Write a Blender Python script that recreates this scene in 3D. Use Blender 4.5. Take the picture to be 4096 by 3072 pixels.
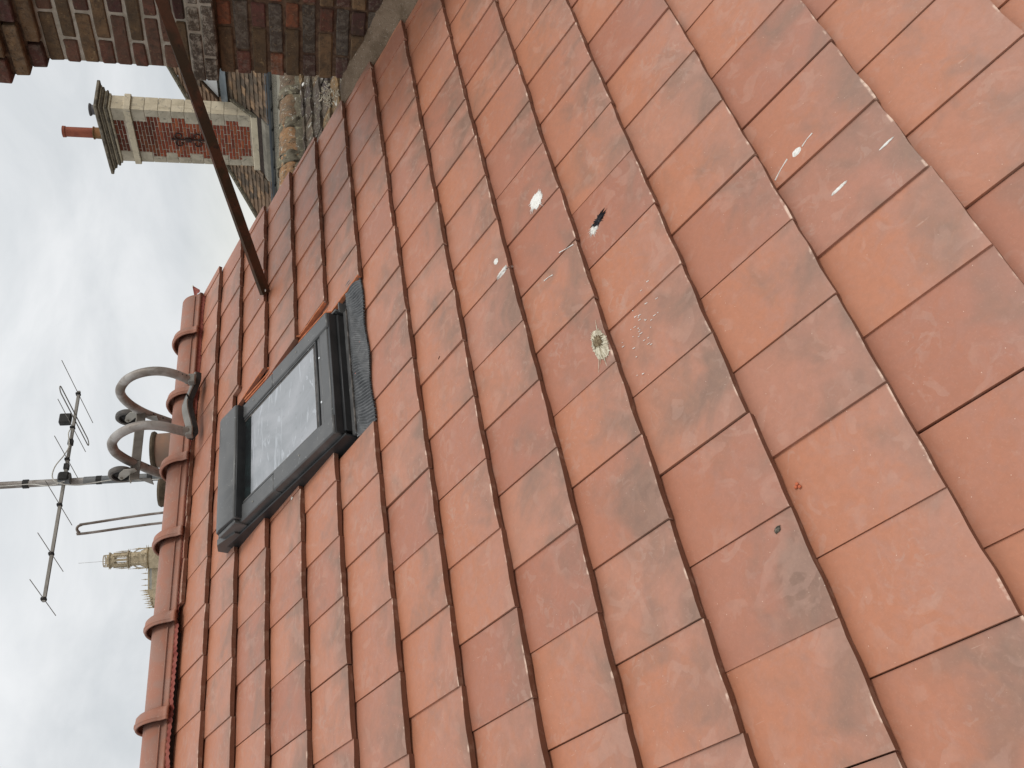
import bpy, bmesh, math, random
from math import sin, cos, pi, radians as R
from mathutils import Vector, Matrix, noise as mnoise
random.seed(7)
for o in list(bpy.data.objects): bpy.data.objects.remove(o)
S = bpy.context.scene
COL = S.collection
PITCH = 0.530241
CP, SP = cos(PITCH), sin(PITCH)

# ------------------------------------------------------------------ camera (held sideways: world up is picture left)
cd = bpy.data.cameras.new('camera'); cam = bpy.data.objects.new('camera', cd); COL.objects.link(cam)
cd.sensor_width = 36.0; cd.lens = 28.249; cd.clip_start = 0.05; cd.clip_end = 6000
cx = Vector((-0.183, -0.188, -0.965)); cf = Vector((0.588, 0.766, -0.261))
cf.normalize(); cx = (cx - cf * cx.dot(cf)).normalized(); cy = (-cf).cross(cx)
cam.matrix_world = Matrix(((cx.x, cy.x, -cf.x, -2.020), (cx.y, cy.y, -cf.y, -2.148), (cx.z, cy.z, -cf.z, 0.238), (0, 0, 0, 1)))
S.camera = cam

# ------------------------------------------------------------------ sky, sun, exposure
SUN_DIR = Vector((0.42, -0.62, 0.66)).normalized()
w = bpy.data.worlds.new('World'); S.world = w; w.use_nodes = True
nt = w.node_tree; nt.nodes.clear()
def wn(t, **k):
    n = nt.nodes.new(t)
    for a, b in k.items(): setattr(n, a, b)
    return n
out = wn('ShaderNodeOutputWorld'); bg1 = wn('ShaderNodeBackground'); bg2 = wn('ShaderNodeBackground'); mx = wn('ShaderNodeMixShader')
sky = wn('ShaderNodeTexSky'); sky.sky_type = 'NISHITA'; sky.sun_disc = False
sky.sun_elevation = math.asin(SUN_DIR.z); sky.sun_rotation = math.atan2(SUN_DIR.x, SUN_DIR.y); sky.dust_density = 3.0
nt.links.new(sky.outputs[0], bg1.inputs[0]); bg1.inputs[1].default_value = 0.07
tc = wn('ShaderNodeTexCoord'); sep = wn('ShaderNodeSeparateXYZ'); nt.links.new(tc.outputs['Generated'], sep.inputs[0])
mp = wn('ShaderNodeMapping'); mp.inputs['Scale'].default_value = (1.0, 1.0, 2.2); nt.links.new(tc.outputs['Generated'], mp.inputs[0])
n1 = wn('ShaderNodeTexNoise'); n1.inputs['Scale'].default_value = 3.4; n1.inputs['Detail'].default_value = 7; n1.inputs['Roughness'].default_value = 0.56; n1.inputs['Distortion'].default_value = 0.5
nt.links.new(mp.outputs[0], n1.inputs[0])
cr = wn('ShaderNodeValToRGB'); nt.links.new(n1.outputs[0], cr.inputs[0])
e = cr.color_ramp.elements; e[0].position = 0.33; e[0].color = (0.60, 0.63, 0.655, 1); e[1].position = 0.66; e[1].color = (0.80, 0.815, 0.83, 1)
# overcast brightening towards the zenith, warm pale band at the horizon
gz = wn('ShaderNodeMapRange'); gz.inputs[1].default_value = 0.25; gz.inputs[2].default_value = 1.0; gz.inputs[3].default_value = 1.09; gz.inputs[4].default_value = 1.75
nt.links.new(sep.outputs[2], gz.inputs[0])
hz = wn('ShaderNodeMapRange'); hz.inputs[1].default_value = 0.0; hz.inputs[2].default_value = 0.12; hz.inputs[3].default_value = 0.5; hz.inputs[4].default_value = 0.0
nt.links.new(sep.outputs[2], hz.inputs[0])
mh = wn('ShaderNodeMix', data_type='RGBA'); nt.links.new(hz.outputs[0], mh.inputs[0]); nt.links.new(cr.outputs[0], mh.inputs[6]); mh.inputs[7].default_value = (1.02, 1.0, 0.84, 1)
nt.links.new(mh.outputs[2], bg2.inputs[0]); nt.links.new(gz.outputs[0], bg2.inputs[1])
mx.inputs[0].default_value = 0.96
nt.links.new(bg1.outputs[0], mx.inputs[1]); nt.links.new(bg2.outputs[0], mx.inputs[2]); nt.links.new(mx.outputs[0], out.inputs[0])

sl = bpy.data.lights.new('sun', 'SUN'); sl.energy = 1.4; sl.angle = R(18); sl.color = (1.0, 0.96, 0.9)
so = bpy.data.objects.new('sun', sl); COL.objects.link(so)
so.rotation_euler = SUN_DIR.to_track_quat('Z', 'Y').to_euler(); so.location = (0, 0, 20)
vs = S.view_settings; vs.view_transform = 'Standard'; vs.look = 'None'; vs.exposure = 0.0; vs.gamma = 1.0; vs.use_curve_mapping = False

# ------------------------------------------------------------------ material helper
class MT:
    def __init__(s, name, rough=0.8, spec=0.3, metal=0.0):
        s.m = bpy.data.materials.new(name); s.m.use_nodes = True; s.t = s.m.node_tree; s.t.nodes.clear()
        s.o = s.n('ShaderNodeOutputMaterial'); s.b = s.n('ShaderNodeBsdfPrincipled'); s.l(s.b.outputs[0], s.o.inputs[0])
        s.b.inputs['Roughness'].default_value = rough; s.b.inputs['Specular IOR Level'].default_value = spec; s.b.inputs['Metallic'].default_value = metal
        s.tc = s.n('ShaderNodeTexCoord')
    def n(s, t, **k):
        x = s.t.nodes.new(t)
        for a, b in k.items(): setattr(x, a, b)
        return x
    def l(s, a, b): s.t.links.new(a, b)
    def put(s, v, sock):
        if hasattr(v, 'is_output'): s.l(v, sock)
        elif isinstance(v, tuple): sock.default_value = (v + (1,))[:4] if sock.type == 'RGBA' else v
        else: sock.default_value = v
    def vec(s, kind='Object', rnd=0.0, scale=(1, 1, 1)):
        m = s.n('ShaderNodeMapping'); s.l(s.tc.outputs[kind], m.inputs[0]); m.inputs['Scale'].default_value = scale
        if rnd:
            oi = s.n('ShaderNodeObjectInfo'); mu = s.n('ShaderNodeMath', operation='MULTIPLY'); s.l(oi.outputs['Random'], mu.inputs[0]); mu.inputs[1].default_value = rnd
            s.l(mu.outputs[0], m.inputs['Location'])
        return m.outputs[0]
    def noise(s, v, scale, detail=4, dist=0.0, rough=0.55):
        x = s.n('ShaderNodeTexNoise'); s.l(v, x.inputs[0]); x.inputs['Scale'].default_value = scale; x.inputs['Detail'].default_value = detail
        x.inputs['Distortion'].default_value = dist; x.inputs['Roughness'].default_value = rough; return x.outputs[0]
    def voro(s, v, scale, feat='F1'):
        x = s.n('ShaderNodeTexVoronoi', feature=feat); s.l(v, x.inputs[0]); x.inputs['Scale'].default_value = scale; return x
    def rng(s, v, a, b, c=0.0, d=1.0):
        x = s.n('ShaderNodeMapRange', interpolation_type='SMOOTHSTEP'); s.l(v, x.inputs[0])
        for i, q in enumerate((a, b, c, d)): x.inputs[i + 1].default_value = q
        return x.outputs[0]
    def mth(s, op, a, b=0.0, clamp=False):
        x = s.n('ShaderNodeMath', operation=op, use_clamp=clamp); s.put(a, x.inputs[0]); s.put(b, x.inputs[1]); return x.outputs[0]
    def mix(s, f, a, b, mode='MIX'):
        x = s.n('ShaderNodeMix', data_type='RGBA', blend_type=mode); s.put(f, x.inputs[0]); s.put(a, x.inputs[6]); s.put(b, x.inputs[7]); return x.outputs[2]
    def xyz(s, v):
        x = s.n('ShaderNodeSeparateXYZ'); s.l(v, x.inputs[0]); return x.outputs
    def col(s, v): s.put(v, s.b.inputs['Base Color']); return s
    def rgh(s, v): s.put(v, s.b.inputs['Roughness']); return s
    def bump(s, h, strength=0.3, dist=0.01):
        x = s.n('ShaderNodeBump'); s.l(h, x.inputs['Height']); x.inputs['Strength'].default_value = strength; x.inputs['Distance'].default_value = dist
        s.l(x.outputs[0], s.b.inputs['Normal']); return s

def mottled(name, c1, c2, scale=20, rough=0.8, spec=0.3, metal=0.0, bump=0.2, bs=60, bd=0.003, kind='Object', rnd=7.0, dist=0.6):
    m = MT(name, rough, spec, metal); v = m.vec(kind, rnd)
    m.col(m.mix(m.rng(m.noise(v, scale, 6, dist), 0.35, 0.68), c1, c2)); m.bump(m.noise(v, bs, 5), bump, bd); return m.m

def tile_material(name, smear=False):
    m = MT(name, 0.6, 0.42); raw = m.xyz(m.tc.outputs['Object']); v = m.vec('Object', 37.0)
    oi = m.n('ShaderNodeObjectInfo'); rnd = oi.outputs['Random']
    r2 = m.mth('FRACT', m.mth('MULTIPLY', rnd, 17.31)); r3 = m.mth('FRACT', m.mth('MULTIPLY', rnd, 43.7))
    low = m.noise(v, 7.5, 3, 0.6); mid = m.noise(v, 26, 5, 1.2); fine = m.noise(v, 240, 3)
    y = raw[1]
    tail = m.mth('SUBTRACT', 1.0, m.mth('MULTIPLY', y, 4.2))           # 1 at the drip edge, 0 at the head lap
    g = m.mth('ADD', m.mth('ADD', m.mth('MULTIPLY', tail, 0.62), m.mth('MULTIPLY', m.mth('SUBTRACT', low, 0.5), 1.9)), m.mth('MULTIPLY', m.mth('SUBTRACT', r2, 0.5), 0.45))
    g = m.rng(g, 0.18, 1.05)
    o = m.rng(m.mth('ADD', m.mth('MULTIPLY', m.mth('SUBTRACT', mid, 0.5), 1.3), m.mth('MULTIPLY', m.mth('SUBTRACT', 0.55, tail), 0.7)), -0.35, 0.35)
    c = m.mix(o, (0.388, 0.178, 0.118), (0.415, 0.165, 0.090))
    c = m.mix(m.rng(r3, 0.35, 1.0, 0.0, 0.55), c, (0.30, 0.118, 0.078))
    c = m.mix(m.rng(r2, 0.6, 1.0, 0.0, 0.35), c, (0.42, 0.215, 0.155))
    c = m.mix(m.mth('MULTIPLY', g, 0.80), c, m.mix(m.rng(mid, 0.25, 0.8), (0.170, 0.108, 0.078), (0.230, 0.145, 0.105)))
    # chalky swirls with crisp rims
    sw = m.noise(v, 13, 3, 1.6, 0.5)
    s1 = m.rng(sw, 0.53, 0.60); s1 = m.mth('MULTIPLY', s1, m.rng(m.noise(v, 9, 2), 0.42, 0.62))
    c = m.mix(m.mth('MULTIPLY', s1, 0.24), c, (0.46, 0.28, 0.215))
    s2 = m.mth('MULTIPLY', m.rng(m.noise(v, 30, 4, 1.8, 0.5), 0.55, 0.62), m.rng(m.noise(v, 6, 2), 0.5, 0.66))
    c = m.mix(m.mth('MULTIPLY', s2, 0.22), c, (0.44, 0.31, 0.25))
    c = m.mix(m.rng(m.noise(v, 75, 5, 0.5, 0.7), 0.36, 0.66, 0.0, 0.13), c, (0.17, 0.085, 0.055))
    c = m.mix(m.rng(fine, 0.55, 0.75, 0.0, 0.14), c, (0.50, 0.30, 0.21))
    # scratches
    vs_ = m.n('ShaderNodeMapping'); m.l(v, vs_.inputs[0]); vs_.inputs['Rotation'].default_value = (0, 0, 0.5); vs_.inputs['Scale'].default_value = (130, 9, 30)
    sc = m.mth('MULTIPLY', m.rng(m.noise(vs_.outputs[0], 1.0, 2), 0.71, 0.75), m.rng(mid, 0.52, 0.6))
    c = m.mix(m.mth('MULTIPLY', sc, 0.3), c, (0.52, 0.35, 0.28))
    # white lime specks
    vo = m.voro(v, 85); sp_ = m.mth('LESS_THAN', vo.outputs['Distance'], 0.055)
    spr = m.xyz(vo.outputs['Color']); sp_ = m.mth('MULTIPLY', sp_, m.mth('GREATER_THAN', spr[0], 0.72))
    c = m.mix(m.mth('MULTIPLY', sp_, 0.75), c, (0.80, 0.62, 0.50))
    # worn pale arris along the drip edge
    edge = m.mth('MULTIPLY', m.rng(y, 0.0012, 0.0048, 1.0, 0.0), m.rng(m.noise(v, 30, 4), 0.52, 0.66))
    c = m.mix(m.mth('MULTIPLY', edge, 0.85), c, (0.66, 0.47, 0.36))
    if smear:
        vm = m.n('ShaderNodeMapping'); m.l(v, vm.inputs[0]); vm.inputs['Scale'].default_value = (22, 5, 5)
        c = m.mix(m.mth('MULTIPLY', m.rng(m.noise(vm.outputs[0], 1.0, 4, 0.8), 0.50, 0.56), m.rng(raw[0], -0.03, 0.05)), c, (0.50, 0.215, 0.125))
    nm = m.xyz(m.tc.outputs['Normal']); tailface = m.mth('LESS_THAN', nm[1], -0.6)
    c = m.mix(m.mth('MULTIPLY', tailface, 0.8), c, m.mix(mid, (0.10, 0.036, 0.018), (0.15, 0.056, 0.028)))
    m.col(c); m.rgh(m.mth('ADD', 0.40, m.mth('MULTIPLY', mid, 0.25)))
    m.bump(m.mth('ADD', m.mth('MULTIPLY', low, 1.2), m.mth('ADD', m.mth('MULTIPLY', mid, 0.35), m.mth('MULTIPLY', fine, 0.07))), 0.35, 0.004)
    return m.m

def brick_material(name, lime=0.0, grime=0.5):
    """colour of each brick comes from its object colour"""
    m = MT(name, 0.9, 0.15); v = m.vec('Object', 31.0); oi = m.n('ShaderNodeObjectInfo')
    n_ = m.noise(v, 16, 6, 0.8, 0.65); n2 = m.noise(v, 60, 6, 0.6, 0.7)
    c = m.mix(m.rng(n_, 0.35, 0.7, 0.0, grime), oi.outputs['Color'], (0.055, 0.040, 0.028))
    c = m.mix(m.rng(n2, 0.56, 0.72, 0.0, 0.5), c, (0.20, 0.135, 0.078))
    c = m.mix(m.rng(m.noise(v, 110, 4), 0.64, 0.70, 0.0, 0.8), c, (0.03, 0.022, 0.018))
    c = m.mix(m.rng(m.noise(v, 34, 7, 1.4, 0.75), 0.50, 0.64, 0.0, 0.55), c, (0.045, 0.036, 0.028))
    c = m.mix(m.rng(m.noise(v, 50, 6, 0.8, 0.75), 0.60, 0.68, 0.0, 0.6), c, (0.27, 0.19, 0.10))
    if lime: c = m.mix(m.mth('MULTIPLY', m.rng(m.noise(v, 42, 8, 0.4, 0.8), 0.46, 0.60), m.rng(oi.outputs['Alpha'], 0.0, 1.0, 0.0, lime)), c, (0.38, 0.34, 0.275))
    m.col(c); m.bump(m.mth('ADD', n2, m.mth('MULTIPLY', m.noise(v, 220, 5), 0.5)), 0.7, 0.004); return m.m

def lichen_material(name, base_from_obj=True, scale=1.0, amt=0.5):
    m = MT(name, 0.95, 0.12); v = m.vec('Object', 19.0); oi = m.n('ShaderNodeObjectInfo')
    n_ = m.noise(v, 8 * scale, 8, 1.0, 0.7); n2 = m.noise(v, 30 * scale, 8, 0.5, 0.75)
    c = oi.outputs['Color'] if base_from_obj else (0.16, 0.14, 0.10)
    c = m.mix(m.rng(n_, 0.42, 0.62, 0.0, 0.75), c, (0.10, 0.085, 0.065))
    c = m.mix(m.rng(n2, 0.55, 0.62, 0.0, amt), c, (0.32, 0.29, 0.20))
    c = m.mix(m.rng(m.noise(v, 16 * scale, 6, 0.8, 0.7), 0.60, 0.64, 0.0, amt), c, (0.55, 0.53, 0.48))
    c = m.mix(m.rng(m.noise(v, 22 * scale, 5, 0.3, 0.7), 0.62, 0.66), c, (0.02, 0.018, 0.015))
    m.col(c); m.bump(m.mth('ADD', n_, n2), 0.8, 0.012); return m.m

M = {}
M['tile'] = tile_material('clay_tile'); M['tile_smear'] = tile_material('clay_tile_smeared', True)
M['tile_broken'] = mottled('broken_clay', (0.42, 0.135, 0.06), (0.52, 0.19, 0.09), 40, 0.9)
m = MT('ridge_clay', 0.66, 0.3); v = m.vec('Object', 11.0); n_ = m.noise(v, 9, 5, 1.2)
c = m.mix(m.rng(n_, 0.4, 0.62), (0.32, 0.140, 0.092), (0.29, 0.155, 0.115)); vo = m.voro(v, 60)
c = m.mix(m.mth('MULTIPLY', m.mth('LESS_THAN', vo.outputs['Distance'], 0.06), m.mth('GREATER_THAN', m.xyz(vo.outputs['Color'])[0], 0.8)), c, (0.75, 0.5, 0.38))
c = m.mix(m.rng(m.noise(v, 30, 4, 3), 0.6, 0.66, 0.0, 0.3), c, (0.42, 0.28, 0.22)); m.col(c); m.bump(n_, 0.2, 0.004); M['ridge'] = m.m
M['ridge_collar'] = mottled('ridge_clay_collar', (0.33, 0.125, 0.075), (0.255, 0.155, 0.115), 14, 0.6)
M['roll'] = mottled('ridge_roll_membrane', (0.20, 0.042, 0.030), (0.28, 0.085, 0.06), 30, 0.7)
M['underlay'] = mottled('dark_underlay', (0.03, 0.022, 0.018), (0.05, 0.035, 0.028), 20, 0.95)
m = MT('grey_cladding', 0.42, 0.45); v = m.vec('Object', 5.0); n_ = m.noise(v, 9, 6, 0.8)
c = m.mix(m.rng(n_, 0.35, 0.7), (0.066, 0.066, 0.065), (0.105, 0.104, 0.102)); c = m.mix(m.rng(m.noise(v, 40, 5, 2.0), 0.66, 0.7, 0, 0.5), c, (0.28, 0.29, 0.28))
c = m.mix(m.mth('MULTIPLY', m.mth('LESS_THAN', m.voro(v, 55).outputs['Distance'], 0.05), m.rng(n_, 0.5, 0.55)), c, (0.6, 0.58, 0.52))
m.col(c); m.rgh(m.rng(n_, 0.3, 0.7, 0.36, 0.55)); m.bump(m.noise(v, 14, 3), 0.12, 0.004); M['clad'] = m.m
M['clad_dark'] = mottled('dark_cladding', (0.018, 0.019, 0.020), (0.03, 0.03, 0.031), 12, 0.45, 0.4)
M['gasket'] = mottled('rubber_gasket', (0.045, 0.04, 0.036), (0.15, 0.13, 0.115), 30, 0.8)
m = MT('dusty_glass', 0.16, 0.6); v = m.vec('Object', 0.0)
n_ = m.noise(v, 3.0, 6, 1.5); st = m.n('ShaderNodeMapping'); m.l(v, st.inputs[0]); st.inputs['Rotation'].default_value = (0, 0, 0.9); st.inputs['Scale'].default_value = (3, 13, 1)
n2 = m.noise(st.outputs[0], 1.6, 5, 2.6, 0.5); c = m.mix(m.rng(n_, 0.35, 0.65), (0.215, 0.225, 0.235), (0.30, 0.305, 0.32))
c = m.mix(m.rng(n2, 0.585, 0.64, 0, 0.55), c, (0.42, 0.44, 0.47)); c = m.mix(m.rng(m.noise(v, 60, 6), 0.58, 0.75, 0, 0.3), c, (0.12, 0.12, 0.125))
m.col(c); m.rgh(m.rng(n_, 0.3, 0.7, 0.10, 0.25)); M['glass'] = m.m
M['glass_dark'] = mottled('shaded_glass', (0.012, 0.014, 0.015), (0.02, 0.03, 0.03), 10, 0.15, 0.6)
m = MT('pleated_apron', 0.42, 0.5); v = m.vec('Object', 0.0); n_ = m.noise(v, 30, 5, 1.0)
c = m.mix(m.rng(n_, 0.4, 0.7), (0.075, 0.077, 0.079), (0.135, 0.136, 0.137)); c = m.mix(m.rng(m.noise(v, 38, 3), 0.76, 0.77), c, (0.55, 0.12, 0.06)); m.col(c); M['apron'] = m.m
M['brick'] = brick_material('weathered_brick', 0.95, 0.75); M['brick_old'] = brick_material('old_brick', 0.6, 0.75); M['brick_red'] = brick_material('far_red_brick', 0.0, 0.30)
M['mortar_pale'] = mottled('pale_mortar', (0.38, 0.34, 0.28), (0.26, 0.23, 0.18), 18, 0.95, bump=0.8, bs=120, bd=0.004, rnd=0)
M['mortar_far'] = mottled('cream_mortar', (0.50, 0.44, 0.36), (0.34, 0.28, 0.22), 6, 0.95, rnd=0)
M['mortar_dark'] = mottled('brown_mortar', (0.060, 0.034, 0.022), (0.15, 0.095, 0.058), 22, 0.95, bump=0.9, bs=90, bd=0.006, rnd=0)
m = MT('flaunching_mortar', 0.95, 0.15); v = m.vec('Object', 0.0); n_ = m.noise(v, 14, 6, 0.6); n2 = m.noise(v, 180, 4)
c = m.mix(m.rng(n_, 0.35, 0.65), (0.135, 0.095, 0.062), (0.20, 0.145, 0.10)); c = m.mix(m.rng(n2, 0.62, 0.7), c, (0.36, 0.31, 0.25)); c = m.mix(m.rng(n2, 0.32, 0.38, 1, 0), c, (0.05, 0.04, 0.03))
m.col(c); m.bump(n2, 0.7, 0.004); M['flaunch'] = m.m
m = MT('rusty_steel', 0.75, 0.3, 0.25); v = m.vec('Object', 0.0); n_ = m.noise(v, 9, 6, 0.6)
c = m.mix(m.rng(n_, 0.42, 0.62), (0.050, 0.030, 0.016), (0.095, 0.038, 0.020)); c = m.mix(m.rng(m.noise(v, 26, 6), 0.6, 0.7, 0, .7), c, (0.02, 0.014, 0.012)); m.col(c); m.bump(m.noise(v, 90, 5), 0.3, 0.002); M['rust'] = m.m
M['galv'] = mottled('weathered_galvanised_tube', (0.36, 0.335, 0.31), (0.17, 0.14, 0.115), 11, 0.55, 0.4, 0.35, rnd=3, bump=0.2)
M['galv_light'] = mottled('galvanised_plate', (0.36, 0.34, 0.30), (0.22, 0.20, 0.16), 14, 0.5, 0.4, 0.4)
M['alu'] = mottled('dull_aluminium', (0.25, 0.235, 0.21), (0.18, 0.165, 0.145), 9, 0.5, 0.4, 0.4, bump=0.03)
M['dark_bar'] = mottled('tarnished_bar', (0.10, 0.085, 0.07), (0.15, 0.13, 0.11), 14, 0.5, 0.4, 0.3)
M['mast'] = mottled('painted_mast', (0.15, 0.16, 0.168), (0.21, 0.205, 0.195), 5, 0.5, 0.4, 0.3, bump=0.03)
M['rubber'] = mottled('black_rubber', (0.018, 0.017, 0.016), (0.035, 0.032, 0.03), 20, 0.8)
M['tyre'] = mottled('grey_tyre', (0.085, 0.08, 0.075), (0.15, 0.135, 0.12), 20, 0.8)
M['cable'] = mottled('white_cable', (0.55, 0.53, 0.48), (0.42, 0.40, 0.36), 20, 0.6)
M['black'] = mottled('black_plastic', (0.015, 0.014, 0.013), (0.03, 0.028, 0.026), 20, 0.6)
def stone_material(name, a, b, dark, sc=1.0):
    m = MT(name, 0.92, 0.15); v = m.vec('Object', 13.0); n_ = m.noise(v, 3.5 * sc, 7, 0.8, 0.65)
    c = m.mix(m.rng(n_, 0.35, 0.65), a, b); c = m.mix(m.rng(m.noise(v, 9 * sc, 8, 1.0, 0.7), 0.54, 0.68, 0, 0.8), c, dark)
    m.col(c); m.bump(m.noise(v, 30 * sc, 6), 0.5, 0.01); return m.m
M['stone'] = stone_material('cream_stone', (0.62, 0.54, 0.40), (0.50, 0.43, 0.31), (0.22, 0.205, 0.18))
M['stone_front'] = stone_material('cream_stone_shaded', (0.50, 0.44, 0.34), (0.36, 0.315, 0.24), (0.13, 0.12, 0.10))  # cream stone darkened to paint in the front face's shade; also one cornice moulding
M['stone_grey'] = stone_material('dull_stone', (0.25, 0.225, 0.18), (0.17, 0.155, 0.125), (0.07, 0.065, 0.055))
M['stone_dark'] = stone_material('blackened_stone', (0.11, 0.095, 0.075), (0.24, 0.205, 0.155), (0.03, 0.026, 0.022), 2.2)
M['pot_red'] = mottled('terracotta_pot', (0.30, 0.085, 0.045), (0.22, 0.06, 0.035), 6, 0.7)
M['pot_ochre'] = mottled('mossy_pot', (0.26, 0.12, 0.05), (0.10, 0.075, 0.03), 7, 0.85)
M['pot_grey'] = mottled('grey_pot', (0.09, 0.085, 0.09), (0.14, 0.13, 0.135), 6, 0.7)
M['pot_brown'] = mottled('brown_pot', (0.17, 0.12, 0.09), (0.25, 0.135, 0.085), 5, 0.75)
M['moss'] = mottled('mossy_rim', (0.050, 0.038, 0.024), (0.095, 0.070, 0.046), 15, 0.95)
M['iron'] = mottled('wrought_iron', (0.025, 0.014, 0.012), (0.05, 0.025, 0.018), 12, 0.7)
M['lichen'] = lichen_material('lichened_clay', True, 1.6, 0.8); M['lichen_mortar'] = lichen_material('lichened_mortar', False, 1.0, 0.9)
m = MT('far_clay_tile', 0.9, 0.15); v = m.vec('Object', 23.0); oi = m.n('ShaderNodeObjectInfo'); c = m.mix(m.rng(m.noise(v, 9, 6), 0.35, 0.7, 0, .7), oi.outputs['Color'], (0.05, 0.04, 0.03))
m.col(c); m.bump(m.noise(v, 30, 4), 0.4, 0.006); M['far_tile'] = m.m
m = MT('far_clay_tile_mass', 0.9, 0.15); v = m.vec('Object', 0.0); c = m.mix(m.noise(v, 5, 7), (0.06, 0.045, 0.032), (0.30, 0.19, 0.12)); m.col(c); M['far_tile_mass'] = m.m
M['zinc'] = mottled('zinc', (0.16, 0.19, 0.21), (0.22, 0.25, 0.27), 4, 0.45, 0.5, 0.3)
M['gutter'] = mottled('dark_gutter', (0.085, 0.10, 0.115), (0.12, 0.14, 0.155), 3, 0.3, 0.6)
M['render'] = mottled('cream_render', (0.62, 0.58, 0.47), (0.55, 0.51, 0.41), 2, 0.9)
M['white'] = mottled('white_paint', (0.75, 0.77, 0.78), (0.66, 0.68, 0.69), 3, 0.6)
M['cathedral'] = stone_material('cathedral_stone', (0.50, 0.41, 0.28), (0.36, 0.295, 0.20), (0.17, 0.145, 0.11), 0.12)
M['cathedral_roof'] = stone_material('cathedral_lead', (0.17, 0.165, 0.15), (0.22, 0.21, 0.18), (0.10, 0.10, 0.09), 0.1)
M['ground'] = mottled('town_ground', (0.10, 0.09, 0.08), (0.16, 0.14, 0.12), 0.3, 0.95, rnd=0)
M['guano'] = mottled('white_dropping', (0.78, 0.76, 0.72), (0.62, 0.60, 0.54), 220, 0.9)
M['guano_old'] = mottled('crusty_dropping', (0.68, 0.63, 0.50), (0.42, 0.36, 0.26), 110, 0.95, bump=0.9, bs=200)
M['fleck'] = mottled('dark_lichen_fleck', (0.05, 0.045, 0.035), (0.22, 0.19, 0.15), 260, 0.95)
M['guano_core'] = mottled('brown_dropping_core', (0.16, 0.11, 0.06), (0.34, 0.27, 0.17), 140, 0.95, bump=0.9, bs=200)
M['guano_dark'] = mottled('dark_dropping', (0.012, 0.012, 0.016), (0.035, 0.03, 0.035), 150, 0.35)
M['chip'] = mottled('orange_clay_chip', (0.55, 0.15, 0.07), (0.45, 0.12, 0.06), 60, 0.9)

# ------------------------------------------------------------------ geometry helpers
class G:
    """collects vertices and faces for ONE mesh"""
    def __init__(s): s.v = []; s.f = []
    def add(s, vs_, fs): k = len(s.v); s.v += [tuple(p) for p in vs_]; s.f += [tuple(i + k for i in f) for f in fs]; return s
    def box(s, x0, x1, y0, y1, z0, z1, T=None):
        p = [Vector(q) for q in ((x0,y0,z0),(x1,y0,z0),(x1,y1,z0),(x0,y1,z0),(x0,y0,z1),(x1,y0,z1),(x1,y1,z1),(x0,y1,z1))]
        if T: p = [T @ q for q in p]
        return s.add(p, [(0,3,2,1),(4,5,6,7),(0,1,5,4),(1,2,6,5),(2,3,7,6),(3,0,4,7)])
    def prism(s, poly, d, T=None):
        """poly: list of 3d points (planar), d: extrusion vector"""
        d = Vector(d); a = [Vector(q) for q in poly]; n = len(a); p = a + [q + d for q in a]
        if T: p = [T @ q for q in p]
        return s.add(p, [tuple(range(n))[::-1], tuple(range(n, 2 * n))] + [(i, (i + 1) % n, (i + 1) % n + n, i + n) for i in range(n)])
    def tube(s, pts, r, seg=10, closed=False, caps=True, flat=1.0):
        P = [Vector(q) for q in pts]; n = len(P); rs = r if isinstance(r, (list, tuple)) else [r] * n
        ups = None; rings = []
        for i in range(n):
            if closed: t = P[(i + 1) % n] - P[i - 1]
            else: t = P[min(i + 1, n - 1)] - P[max(i - 1, 0)]
            t.normalize()
            if ups is None: ups = t.orthogonal().normalized()
            ups = (ups - t * ups.dot(t)).normalized(); b = t.cross(ups)
            rings.append([P[i] + (ups * cos(2*pi*k/seg) + b * sin(2*pi*k/seg) * flat) * rs[i] for k in range(seg)])
        vv = [q for rg in rings for q in rg]; fs = []
        for i in range(n if closed else n - 1):
            j = (i + 1) % n
            for k in range(seg): fs.append((i*seg+k, i*seg+(k+1)%seg, j*seg+(k+1)%seg, j*seg+k))
        if caps and not closed: fs += [tuple(range(seg))[::-1], tuple((n-1)*seg + k for k in range(seg))]
        return s.add(vv, fs)
    def lathe(s, prof, c=(0,0,0), seg=24, axis='z', capped=True, ph=0.0):
        vv = []; fs = []; c = Vector(c)
        for (r, h) in prof:
            for k in range(seg):
                a = 2*pi*k/seg + ph; p = (r*cos(a), r*sin(a), h)
                if axis == 'x': p = (h, r*cos(a), r*sin(a))
                vv.append(c + Vector(p))
        for i in range(len(prof)-1):
            for k in range(seg): fs.append((i*seg+k, i*seg+(k+1)%seg, (i+1)*seg+(k+1)%seg, (i+1)*seg+k))
        if capped: fs += [tuple(range(seg))[::-1], tuple((len(prof)-1)*seg + k for k in range(seg))]
        return s.add(vv, fs)
    def sweep(s, rows, closed=False):
        """rows: list of equal-length point lists"""
        n = len(rows[0]); vv = [q for r_ in rows for q in r_]; fs = []
        for i in range(len(rows)-1):
            for k in range(n if closed else n-1): fs.append((i*n+k, i*n+(k+1)%n, (i+1)*n+(k+1)%n, (i+1)*n+k))
        return s.add(vv, fs)
    def mesh(s, name, mat=None, smooth=False, bevel=0.0, angle=40, fix=True):
        me = bpy.data.meshes.new(name); me.from_pydata(s.v, [], s.f); me.update()
        if fix or bevel:
            bm = bmesh.new(); bm.from_mesh(me)
            if fix: bmesh.ops.recalc_face_normals(bm, faces=bm.faces)
            if bevel:
                ed = [e_ for e_ in bm.edges if len(e_.link_faces) == 2 and e_.calc_face_angle(0) > 0.5]
                bmesh.ops.bevel(bm, geom=ed, offset=bevel, segments=1, affect='EDGES', clamp_overlap=True)
            bm.to_mesh(me); bm.free()
        if smooth:
            me.polygons.foreach_set('use_smooth', [True] * len(me.polygons))
            try: me.set_sharp_from_angle(angle=R(angle))
            except Exception: pass
        if mat: me.materials.append(mat)
        return me
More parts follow.
